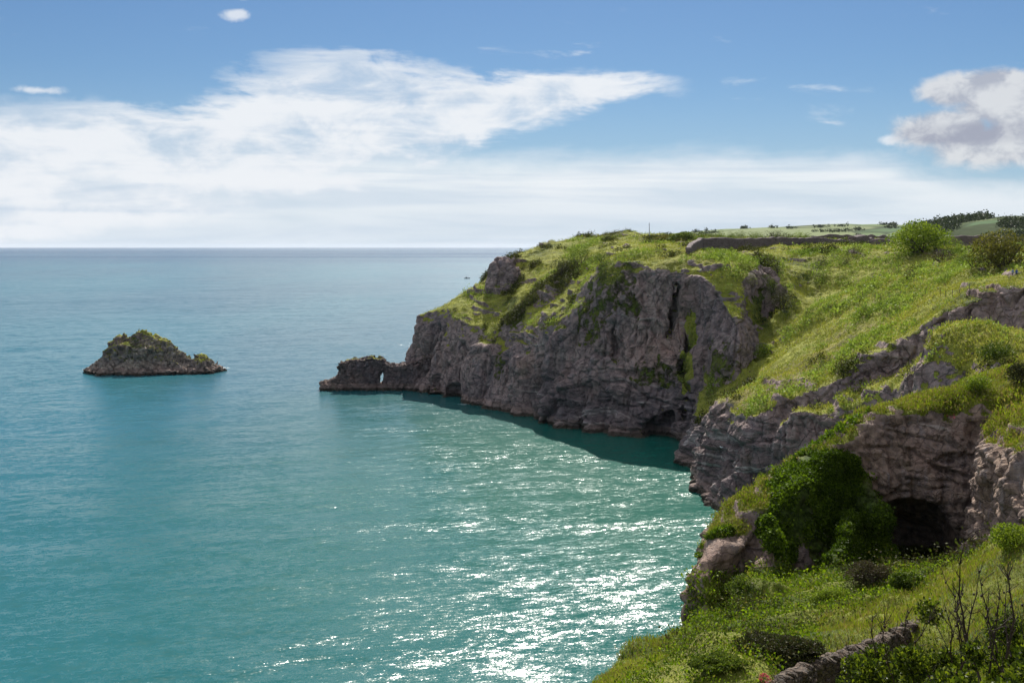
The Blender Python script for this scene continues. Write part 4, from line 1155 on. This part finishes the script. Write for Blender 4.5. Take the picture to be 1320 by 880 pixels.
def person(label, loc, face, jacket, trousers, stride):
    """skinned figure, 1.72 m"""
    s = stride
    J = {'pel': (0, 0, .95), 'sp': (0, 0, 1.15), 'ch': (0, 0, 1.36), 'nk': (0, -.01, 1.49), 'hd': (0, -.03, 1.60), 'tp': (0, -.02, 1.70),
         'hl': (-.09, 0, .90), 'kl': (-.10, -.04 - s * .5, .50), 'al': (-.10, -s * .5 + .05, .08), 'fl': (-.10, -s * .5 - .10, .03),
         'hr': (.09, 0, .90), 'kr': (.10, s * .25, .50), 'ar': (.10, s + .04, .09), 'fr': (.10, s - .10, .03),
         'sl': (-.18, 0, 1.40), 'el': (-.24, .04 + s * .2, 1.13), 'wl': (-.22, -.08, .90), 'dl': (-.22, -.12, .83),
         'sr': (.18, 0, 1.40), 'er': (.24, .02 - s * .2, 1.13), 'wr': (.22, -.12, .92), 'dr': (.22, -.17, .86)}
    Rr = {'pel': .14, 'sp': .125, 'ch': .15, 'nk': .055, 'hd': .095, 'tp': .07, 'hl': .095, 'kl': .065, 'al': .045, 'fl': .04, 'hr': .095, 'kr': .065, 'ar': .045,
          'fr': .04, 'sl': .065, 'el': .048, 'wl': .034, 'dl': .035, 'sr': .065, 'er': .048, 'wr': .034, 'dr': .035}
    E = [('pel', 'sp'), ('sp', 'ch'), ('ch', 'nk'), ('nk', 'hd'), ('hd', 'tp'), ('pel', 'hl'), ('hl', 'kl'), ('kl', 'al'), ('al', 'fl'), ('pel', 'hr'), ('hr', 'kr'),
         ('kr', 'ar'), ('ar', 'fr'), ('ch', 'sl'), ('sl', 'el'), ('el', 'wl'), ('wl', 'dl'), ('ch', 'sr'), ('sr', 'er'), ('er', 'wr'), ('wr', 'dr')]
    names = list(J); me = bpy.data.meshes.new('person')
    me.from_pydata([J[k] for k in names], [(names.index(a), names.index(b)) for a, b in E], [])
    ob = bpy.data.objects.new('tmp', me); COL.objects.link(ob)
    ob.modifiers.new('k', 'SKIN'); sub = ob.modifiers.new('s', 'SUBSURF'); sub.levels = 2
    for i, k in enumerate(names):
        me.skin_vertices[0].data[i].radius = (Rr[k], Rr[k] * 0.85)
        me.skin_vertices[0].data[i].use_root = (k == 'pel')
    r = bpy.data.meshes.new_from_object(ob.evaluated_get(bpy.context.evaluated_depsgraph_get()))
    bpy.data.objects.remove(ob)
    skin = simple_mat('skin', (0.45, 0.28, 0.20), 0.6); jm = simple_mat('jacket', jacket, 0.8); tm = simple_mat('trousers', trousers, 0.9); sh = simple_mat('shoes', (0.04, 0.035, 0.03))
    r.materials.clear()
    for m in (skin, jm, tm, sh): r.materials.append(m)
    for f in r.polygons:
        c = f.center; f.use_smooth = True
        f.material_index = 3 if c.z < 0.09 else 2 if c.z < 0.93 and abs(c.x) < 0.19 else 0 if (c.z > 1.47 or (c.z < 0.91)) else 1
    o = bpy.data.objects.new('person', r); COL.objects.link(o)
    o.location = loc; o.rotation_euler = (0, 0, face)
    tag(o, label, 'person')
    n = 700; u = unit(np.random.default_rng(3).normal(size=(n, 3)))
    u = u[(u[:, 2] > -0.25) & ((u[:, 1] > -0.35) | (u[:, 2] > 0.45))]
    C = np.array([0, -0.02, 1.635]) + u * np.array([.088, .10, .105])
    V, Q = leaves(C, unit(np.cross(u, [1, 0, 0.1])), np.full(len(C), .05), 0.7)
    link('hair', mesh_np('hair', V, Q, False), M_TWIG, o)
    return o
pa = ray(1305.5, 358); pb = ray(1310.5, 358.5)
person('walker in pale grey blue jacket, left of the two by the olive tree', pa, R(200), (0.22, 0.30, 0.45), (0.20, 0.17, 0.13), 0.22)
person('walker in bright blue jacket and dark trousers, right of the two', pb, R(170), (0.03, 0.08, 0.32), (0.02, 0.02, 0.025), 0.16)

M_HULL = simple_mat('dark_hull', (0.05, 0.05, 0.06), 0.4); M_CABIN = simple_mat('cabin_paint', (0.5, 0.5, 0.5), 0.4)
bY = 70750 / 41.0
boat = empty('fishing_boat', ((602 - 660) / F * bY, bY, 0)); tag(boat, 'tiny dark boat far out at sea beside the headland skyline', 'boat')
Vb = []; xs_ = np.linspace(-4.6, 4.6, 9)
for x_ in xs_:
    hw = 1.5 * (1 - max(0, (x_ - 0.5) / 4.3) ** 2) if x_ > 0.5 else 1.5 * (0.85 + 0.15 * (x_ + 4.6) / 5.1)
    sh = 1.0 + 0.5 * max(0, x_ / 4.6) ** 2
    Vb += [(x_, -hw, sh), (x_, -hw * 0.8, 0.2), (x_, 0, -0.4), (x_, hw * 0.8, 0.2), (x_, hw, sh)]
Qb = [(i * 5 + k, i * 5 + k + 1, (i + 1) * 5 + k + 1, (i + 1) * 5 + k) for i in range(8) for k in range(4)] + [(i * 5, (i + 1) * 5, (i + 1) * 5 + 4, i * 5 + 4) for i in range(8)]
link('hull', mesh_np('hull', np.array(Vb), np.array(Qb), False), M_HULL, boat)
V, Q = joinVQ([box((-1.0, 0, 1.75), (2.4, 1.7, 1.7)), box((-1.0, 0, 2.66), (2.7, 2.0, 0.12))]); link('cabin', mesh_np('cabin', V, Q, False), M_CABIN, boat)
V, Q = tube([(0.6, 0, 1.0), (0.6, 0, 4.6)], [0.07, 0.04], 6); link('mast', mesh_np('mast', V, Q), M_HULL, boat)

M_GULL = simple_mat('white_feathers', (0.8, 0.8, 0.8), 0.6, var=0.05); M_GWING = simple_mat('grey_feathers', (0.35, 0.37, 0.4), 0.6, var=0.05); M_BILL = simple_mat('yellow_bill', (0.6, 0.4, 0.05))
def gull_meshes():
    pr = [(-0.30, 0.10, 0.01), (-0.20, 0.10, 0.06), (-0.05, 0.09, 0.11), (0.10, 0.10, 0.10), (0.18, 0.15, 0.06), (0.22, 0.21, 0.05), (0.27, 0.23, 0.055), (0.31, 0.22, 0.03)]
    V, Q = tube([(a, 0, b) for a, b, c in pr], [c for a, b, c in pr], 8)
    body = mesh_np('body', V, Q)
    def w(sd):
        P = np.array([(0.12, 0.07, 0.17), (0.0, 0.12, 0.14), (-0.18, 0.09, 0.12), (-0.40, 0.03, 0.13), (-0.15, 0.03, 0.20), (0.05, 0.03, 0.20)]) * np.array([1, sd, 1])
        return P, np.array([(0, 1, 4, 5), (1, 2, 3, 4)])
    V, Q = joinVQ([w(1), w(-1)]); wings = mesh_np('wings', V, Q)
    V, Q = tube([(0.31, 0, 0.22), (0.38, 0, 0.21)], [0.014, 0.004], 5); bill = mesh_np('bill', V, Q)
    for m_, q in ((body, M_GULL), (wings, M_GWING), (bill, M_BILL)): m_.materials.append(q)
    return body, wings, bill
gm = gull_meshes()
def gull(label, loc, rz, sc=1.2):
    r = empty('seagull', loc); tag(r, label, 'gull', 'white gulls around the cove'); r.scale = (sc,) * 3; r.rotation_euler = (0, 0, rz)
    for n_, m_ in zip(('body', 'wings', 'bill'), gm): link(n_, m_, None, r)
def onsea(px, py): Y = 70750 / (py - HOR); return ((px - 660) / F * Y, Y, 0.0)
gull('white gull floating on the dark water just right of the rock arch', onsea(518, 508), 0.4)
gull('white gull floating on the water below the left end of the far cliff', onsea(558, 522), 2.0)
p = ray(903, 349); gull('white gull perched on the grassy ridge between the two faces of the far cliff', (p.x, p.y, p.z), 1.0, 1.5)
p = ray(930, 577); gull('white gull perched on the low rock spur above the cove', (p.x, p.y, p.z), 2.6, 1.2)

# ------------------------------------------------------------------ loose rock, flowers
def boulder(name, label, loc, size, seed, mat):
    bm = bmesh.new(); bmesh.ops.create_icosphere(bm, subdivisions=6, radius=1.0)
    me = bpy.data.meshes.new(name); bm.to_mesh(me); bm.free()
    V = get_co(me).astype(float); V = np.sign(V) * np.abs(V) ** 0.62; V[:, 0] += V[:, 2] * 0.18; V[:, :2] *= (1 - 0.16 * V[:, 2:3])
    X, Y, Z = V.T
    V *= (1 + 0.34 * fbm(X, Y, Z, 0.9, 4, seed) + 0.22 * blocks(X, Y, Z, 0.6, seed))[:, None]
    V *= np.array(size) / 2
    me.vertices.foreach_set('co', V.astype(np.float32).ravel()); me.update()
    a = me.color_attributes.new('cover', 'FLOAT_COLOR', 'POINT'); buf = np.zeros((len(V), 4), np.float32); buf[:, 3] = 1; a.data.foreach_set('color', buf.ravel())
    for f in me.polygons: f.use_smooth = True
    o = link(name, me, mat); o.location = loc; return tag(o, label, 'boulder')
p = ray(650, 366)
boulder('rock_outcrop', 'big upright rock outcrop on the seaward grass slope of the headland', (p.x, p.y + 4, p.z + 2.0), (11.5, 9, 14), 21, MROCKF)
p = ray(886, 794)
boulder('boulder', 'upright block of brown rock on the edge of the near slope against the sea', (p.x, p.y, p.z + 0.2), (0.95, 0.9, 1.35), 3, MROCKN)

M_PINK = leaf_material('pink_petals', [(0.55, 0.08, 0.18), (0.45, 0.05, 0.12), (0.65, 0.15, 0.28)], 0.3)
M_STEM = simple_mat('flower_stem', (0.10, 0.14, 0.03))
def flowers(label, base, h, n, spread, seed, head=0.05):
    rg = np.random.default_rng(seed); root = empty('flower_clump', base); tag(root, label, 'flowers')
    st, hc = [], []
    for i in range(n):
        o = Vector((rg.normal() * spread * .3, rg.normal() * spread * .3, 0)); t = Vector((rg.normal() * spread, rg.normal() * spread, h * rg.uniform(.7, 1)))
        st.append(tube([o, o.lerp(t, .6) + Vector((0, 0, h * .1)), t], [.006, .005, .004], 4)); hc.append(np.array(t) + rg.normal(size=(40, 3)) * head)
    V, Q = joinVQ(st); link('stems', mesh_np('stems', V, Q), M_STEM, root)
    C = np.concatenate(hc); V, Q = leaves(C, unit(rg.normal(size=C.shape)), np.full(len(C), head * 1.1), 0.8, rg)
    link('blossom', mesh_np('blossom', V, Q, False), M_PINK, root)
    C = rg.normal(size=(160, 3)) * np.array([spread, spread, h * .25]) + np.array([0, 0, h * .3]); V, Q = leaves(C, unit(rg.normal(size=C.shape) + [0, 0, .8]), np.full(160, .09), 0.4, rg)
    link('foliage', mesh_np('foliage', V, Q, False), MS_MID, root)
flowers('pink valerian flowers at the bottom edge left of the dry stone wall', at(981, 886, 28), 0.30, 6, 0.10, 4, 0.03)
p = ray(1222, 541); flowers('small red flowers on the ledge at the top of the near cliff', p, 0.5, 7, 0.4, 5, 0.05)

# ------------------------------------------------------------------ the thicket right in front of the photographer
M_FRONT = leaf_material('thicket_leaves', [(0.03, 0.045, 0.008), (0.06, 0.09, 0.012), (0.13, 0.17, 0.015), (0.22, 0.25, 0.02), (0.04, 0.055, 0.01), (0.02, 0.03, 0.008)], 0.4, 0.45)
def thicket(label, c, r, n, seed, leaf=0.038):
    rg = np.random.default_rng(seed); c = np.array(c, float)
    gz = ground(c[0], c[1]); root = empty('bush', (c[0], c[1], gz)); tag(root, label, 'bush')
    c0 = np.array([0, 0, c[2] - gz])
    L = [(rg.normal(size=3) * np.array([r[0] * .5, r[1] * .5, r[2] * .35]) + c0, rg.uniform(.25, .45) * min(r)) for _ in range(16)] + [(c0, .6 * min(r))]
    lp = np.array([l[0] for l in L]); lr = np.array([l[1] for l in L]); pk = rg.choice(len(L), n, p=lr ** 2 / (lr ** 2).sum())
    u = unit(rg.normal(size=(n, 3))); C = lp[pk] + u * (lr[pk] * rg.uniform(.35, 1.15, n))[:, None]
    # skirt of leaves to the ground
    low = rg.random(n) < .3; C[low, 2] -= rg.random(low.sum()) * (c[2] - gz)
    C[:, 2] = np.maximum(C[:, 2], 0.02)
    V, Q = leaves(C, unit(u + rg.normal(size=(n, 3)) * .8 + [0, 0, .3]), leaf * rg.uniform(.5, 1.4, n), .55, rg)
    link('foliage', mesh_np('foliage', V, Q, False), M_FRONT, root)
    st = []
    for i in range(16):
        t = Vector(lp[i % len(L)]); b = Vector((rg.normal() * .1, rg.normal() * .1, -.05)); st.append(tube([b, b.lerp(t, .5) + Vector(rg.normal(size=3) * .06), t], [.012, .009, .004], 5))
    V, Q = joinVQ(st); link('stems', mesh_np('stems', V, Q), M_BARK, root)
    return root
thicket('nearest leafy bush in the bottom right corner', at(1330, 905, 7.0), (.6, .6, .34), 15000, 1)
thicket('leafy bush left of the corner bush at the bottom edge', at(1245, 915, 7.6), (.6, .6, .32), 15000, 2)
thicket('leafy bush at the right edge behind the corner bush', at(1325, 858, 9.5), (.8, .8, .36), 15000, 3)
thicket('bush full of dead stems in the middle of the front thicket', at(1230, 880, 9.6), (.75, .8, .34), 15000, 4)
thicket('leftmost leafy bush of the front thicket under the dry stone wall', at(1155, 925, 10.0), (.6, .7, .30), 11000, 5)

def twig(rg, base, top, r0):
    b = Vector(base); t = Vector(top); parts = []; pts = []
    bend = Vector(rg.normal(size=3)) * (t - b).length * 0.07
    n = 7
    for i in range(n + 1):
        f = i / n; pts.append(b.lerp(t, f) + bend * math.sin(math.pi * f) + Vector(rg.normal(size=3)) * .006)
    parts.append(tube(pts, [r0 * (1 - .75 * i / n) for i in range(n + 1)], 5))
    for i in range(1, n):
        for _ in range(rg.integers(1, 4)):
            d = Vector((rg.normal() * .5, rg.normal() * .5, rg.uniform(.5, 1.3))).normalized() * rg.uniform(.04, .20)
            e_ = (d + Vector(rg.normal(size=3)) * .04) * .5
            parts.append(tube([pts[i] + d * .5, pts[i] + d * .5 + e_ * .5, pts[i] + d * .5 + e_], [r0 * .25, r0 * .18, r0 * .08], 4))
            parts.append(tube([pts[i], pts[i] + d * .5 + Vector(rg.normal(size=3)) * .006, pts[i] + d], [r0 * .4, r0 * .3, r0 * .12], 4))
        q = pts[i] + Vector(rg.normal(size=3)) * .008     # dry buds
        parts.append(box(q, (.012, .012, .016)))
    return parts
rgt = np.random.default_rng(9)
stems = [(1238, 838, 1215, 734, 9.2), (1250, 845, 1244, 752, 9.0), (1262, 838, 1243, 700, 8.6), (1286, 822, 1260, 728, 8.4), (1296, 830, 1293, 728, 8.2), (1304, 830, 1303, 722, 8.8),
         (1226, 835, 1217, 776, 9.4), (1276, 850, 1290, 760, 8.0), (1312, 850, 1320, 735, 8.0), (1135, 880, 1124, 786, 9.8), (1142, 872, 1140, 792, 10.0), (1180, 860, 1177, 780, 9.8), (1160, 880, 1135, 800, 9.6),
         (1205, 870, 1128, 796, 9.0), (1110, 890, 1098, 832, 10.2), (1098, 895, 1090, 822, 10.0), (1232, 870, 1262, 742, 8.8), (1265, 860, 1228, 770, 8.3), (1300, 870, 1275, 770, 7.6), (1190, 880, 1208, 790, 9.0)]
tg = 'bare stems rising out of the front thicket'; stem_obs = []
for i, (bx, by, tx, ty, Y) in enumerate(stems):
    b = at(bx, by + 18, Y); t = at(tx, ty, Y + rgt.normal() * .25)
    V, Q = joinVQ(twig(rgt, (0, 0, 0), np.array(t) - np.array(b), 0.011 if i in (2, 4, 16) else 0.0075))
    o = link('dead_stem', mesh_np('dead_stem', V, Q, False), M_TWIG); o.location = b
    stem_obs.append((tx, o))

ORD = ['first', 'second', 'third', 'fourth', 'fifth', 'sixth', 'seventh', 'eighth', 'ninth', 'tenth', 'eleventh', 'twelfth', 'thirteenth', 'fourteenth',
       'fifteenth', 'sixteenth', 'seventeenth', 'eighteenth', 'nineteenth', 'last']
for k_, (_, o) in enumerate(sorted(stem_obs, key=lambda q: q[0])):
    tag(o, 'thin dark bare stem above the front thicket, its tip the %s from the left' % ORD[k_], 'stem', tg)

# ------------------------------------------------------------------ far hills
def hill_mesh(name, crest, Yc, w, back, nx_, seed, rough):
    xs_ = np.linspace(crest[0][0], crest[-1][0], nx_)
    ys_ = np.linspace(-w, back, 60)
    cz = np.interp(xs_, [c[0] for c in crest], [CAMZ + (HOR - c[1]) * Yc / F for c in crest])
    PX, T = np.meshgrid(xs_, ys_, indexing='ij'); CZ = np.repeat(cz[:, None], len(ys_), 1)
    Y = Yc + T; X = (PX - 660) / F * Yc
    prof = np.where(T < 0, np.cos(np.clip(-T / w, 0, 1) * math.pi / 2) ** 1.3, np.cos(np.clip(T / back, 0, 1) * math.pi / 2))
    Z = -3 + (CZ + 3) * prof + fbm(X, Y, X * 0, 260, 3, seed) * rough * prof
    V = np.stack([X, Y, Z], -1).reshape(-1, 3); n = len(ys_)
    i, j = np.meshgrid(np.arange(nx_ - 1), np.arange(n - 1), indexing='ij'); a = (i * n + j).ravel()
    Q = np.stack([a, a + n, a + n + 1, a + 1], 1)
    return mesh_np(name, V, Q)
def hill_material(name, wood, scale):
    m, g, p = new_mat(name)
    geo = g.N.new('ShaderNodeNewGeometry'); P = geo.outputs['Position']
    x, y, z = g.sep(P)
    q = g.vmath('ADD', g.comb(x, g.math('MULTIPLY', y, 0.55), 0.0), g.vmath('SCALE', g.noise(P, 0.004, 2, 0.5, out='Color'), s=120.0))
    cell = g.voronoi(q, scale, 'F1', 'Color'); edge = g.voronoi(q, scale, 'DISTANCE_TO_EDGE')
    r, gg, b_ = g.sep(cell)
    c = g.ramp(r, [(0.0, (0.06, 0.11, 0.05)), (0.35, (0.10, 0.15, 0.06)), (0.6, (0.15, 0.19, 0.08)), (0.85, (0.26, 0.26, 0.14)), (1.0, (0.08, 0.13, 0.05))])
    wd = g.ss(g.math('ADD', g.noise(P, 0.0045, 4, 0.6), wood), 0.55, 0.60)
    wc = g.mix(g.noise(P, 0.06, 4, 0.7), (0.018, 0.03, 0.012), (0.05, 0.07, 0.02))
    c = g.mix(g.ss(edge, 0.0, 0.045, 0.85, 0.0), c, (0.03, 0.045, 0.018))
    c = g.mix(wd, c, wc)
    g.set(p.inputs['Base Color'], c); p.inputs['Roughness'].default_value = 0.95; p.inputs['Specular IOR Level'].default_value = 0.05
    return m
h1 = hill_mesh('far_hills', [(790, 320), (815, 311), (840, 304), (880, 299.5), (930, 295), (1000, 293.5), (1050, 290.5), (1100, 288.2), (1150, 289), (1200, 290.5), (1260, 292), (1500, 290)], 3000, 1300, 900, 160, 31, 7)
link('far_hills', h1, hill_material('distant_fields', -0.06, 0.0042), kind='structure')
h2 = hill_mesh('wooded_hill', [(1165, 316), (1190, 296), (1203, 290), (1216, 287), (1240, 283.5), (1265, 280.5), (1295, 277.5), (1330, 276.5), (1500, 270)], 1700, 620, 600, 140, 33, 5)
hill2 = link('wooded_hill', h2, hill_material('wooded_fields', 0.04, 0.0065), kind='structure')
a_ = h2.color_attributes.new('cover', 'FLOAT_COLOR', 'POINT'); a_.data.foreach_set('color', np.ones(len(h2.vertices) * 4, np.float32))
MW = leaf_material('far_tree_leaves', [(0.03, 0.045, 0.015), (0.05, 0.07, 0.02), (0.07, 0.09, 0.03)], 0.15)
def w_wood(V, N_, a):
    n = fbm(V[:, 0], V[:, 1], V[:, 2] * 0, 190, 3, 501)
    up = sstep(55, 80, V[:, 2])
    return sstep(-0.12, 0.02, n + 0.25 * up) * (np.abs(V[:, 0]) < V[:, 1] * 0.6) * (V[:, 1] < 1760)
tag(tufts(hill2, int(9000 * K), w_wood, 61, 12, 1.7, 2.2, 0.4, 'woodland', MW, 0.9, 0.8), 'dark woodland covering the far hill at the right', 'wood', kind='stuff')
hedge = []
rgh = np.random.default_rng(77)
a_ = h1.color_attributes.new('cover', 'FLOAT_COLOR', 'POINT'); a_.data.foreach_set('color', np.ones(len(h1.vertices) * 4, np.float32))
def w_hedge(V, N_, a):
    q = (V[:, 0] - 700 * 0) ; n = fbm(V[:, 0] * 0.3, V[:, 1], V[:, 2] * 0, 120, 3, 511)
    return (np.abs(n) < 0.03) * (V[:, 1] < 2860) * 1.0
h1o = [o for o in COL.objects if o.name == 'far_hills'][0]
tag(tufts(h1o, int(2400 * K), w_hedge, 62, 14, 1.6, 2.6, 0.3, 'hedgerows', MW, 0.9, 0.6), 'dark hedges and copses dividing the fields of the far hills', 'hedges', kind='stuff')

# ------------------------------------------------------------------ foam
mf, gf, pf = new_mat('foam')
gf.set(pf.inputs['Base Color'], (0.75, 0.78, 0.78)); pf.inputs['Roughness'].default_value = 0.7
gf.set(pf.inputs['Alpha'], gf.ss(gf.noise(gf.N.new('ShaderNodeNewGeometry').outputs['Position'], 1.6, 5, 0.7), 0.46, 0.62))
def foam_strip(pts, wd):
    V = []; Q = []
    for i, (x, y) in enumerate(pts):
        a = 1.5 * wd * (0.3 + 0.7 * math.sin(math.pi * i / (len(pts) - 1)))
        V += [(x, y - a, 0.06), (x, y + a * 0.6, 0.06)]
        if i: Q.append((2 * i - 2, 2 * i, 2 * i + 1, 2 * i - 1))
    return np.array(V, float), np.array(Q)
fs = []
for (px0, px1, py, wd) in [(216, 240, 480.5, 1.6), (280, 296, 474, 2.2), (106, 118, 476, 1.6), (135, 152, 480, 1.2), (120, 134, 479.5, 1.0), (414, 432, 501.5, 1.0), (590, 604, 521, 0.9)]:
    fs.append(foam_strip([onsea(px0 + (px1 - px0) * k / 6, py + 0.4 * math.sin(k * 2.3))[:2] for k in range(7)], wd))
V, Q = joinVQ(fs)
tag(link('foam', mesh_np('foam', V, Q, False), mf), 'thin white foam where the swell breaks on the rocks', 'foam', kind='stuff')

# ------------------------------------------------------------------ air
hz = bpy.data.materials.new('air'); hz.use_nodes = True
nt = hz.node_tree; nt.nodes.clear()
ho = nt.nodes.new('ShaderNodeOutputMaterial'); pv = nt.nodes.new('ShaderNodeVolumePrincipled')
pv.inputs['Color'].default_value = (0.80, 0.88, 1.0, 1); pv.inputs['Density'].default_value = 0.000012
pv.inputs['Anisotropy'].default_value = 0.2
nt.links.new(pv.outputs[0], ho.inputs['Volume'])
V, Q = box((0, 29900, 74), (80400, 60400, 162))
tag(link('haze', mesh_np('haze', V, Q, False), hz), 'thin sea haze softening the far hills and the horizon', 'haze', kind='stuff')
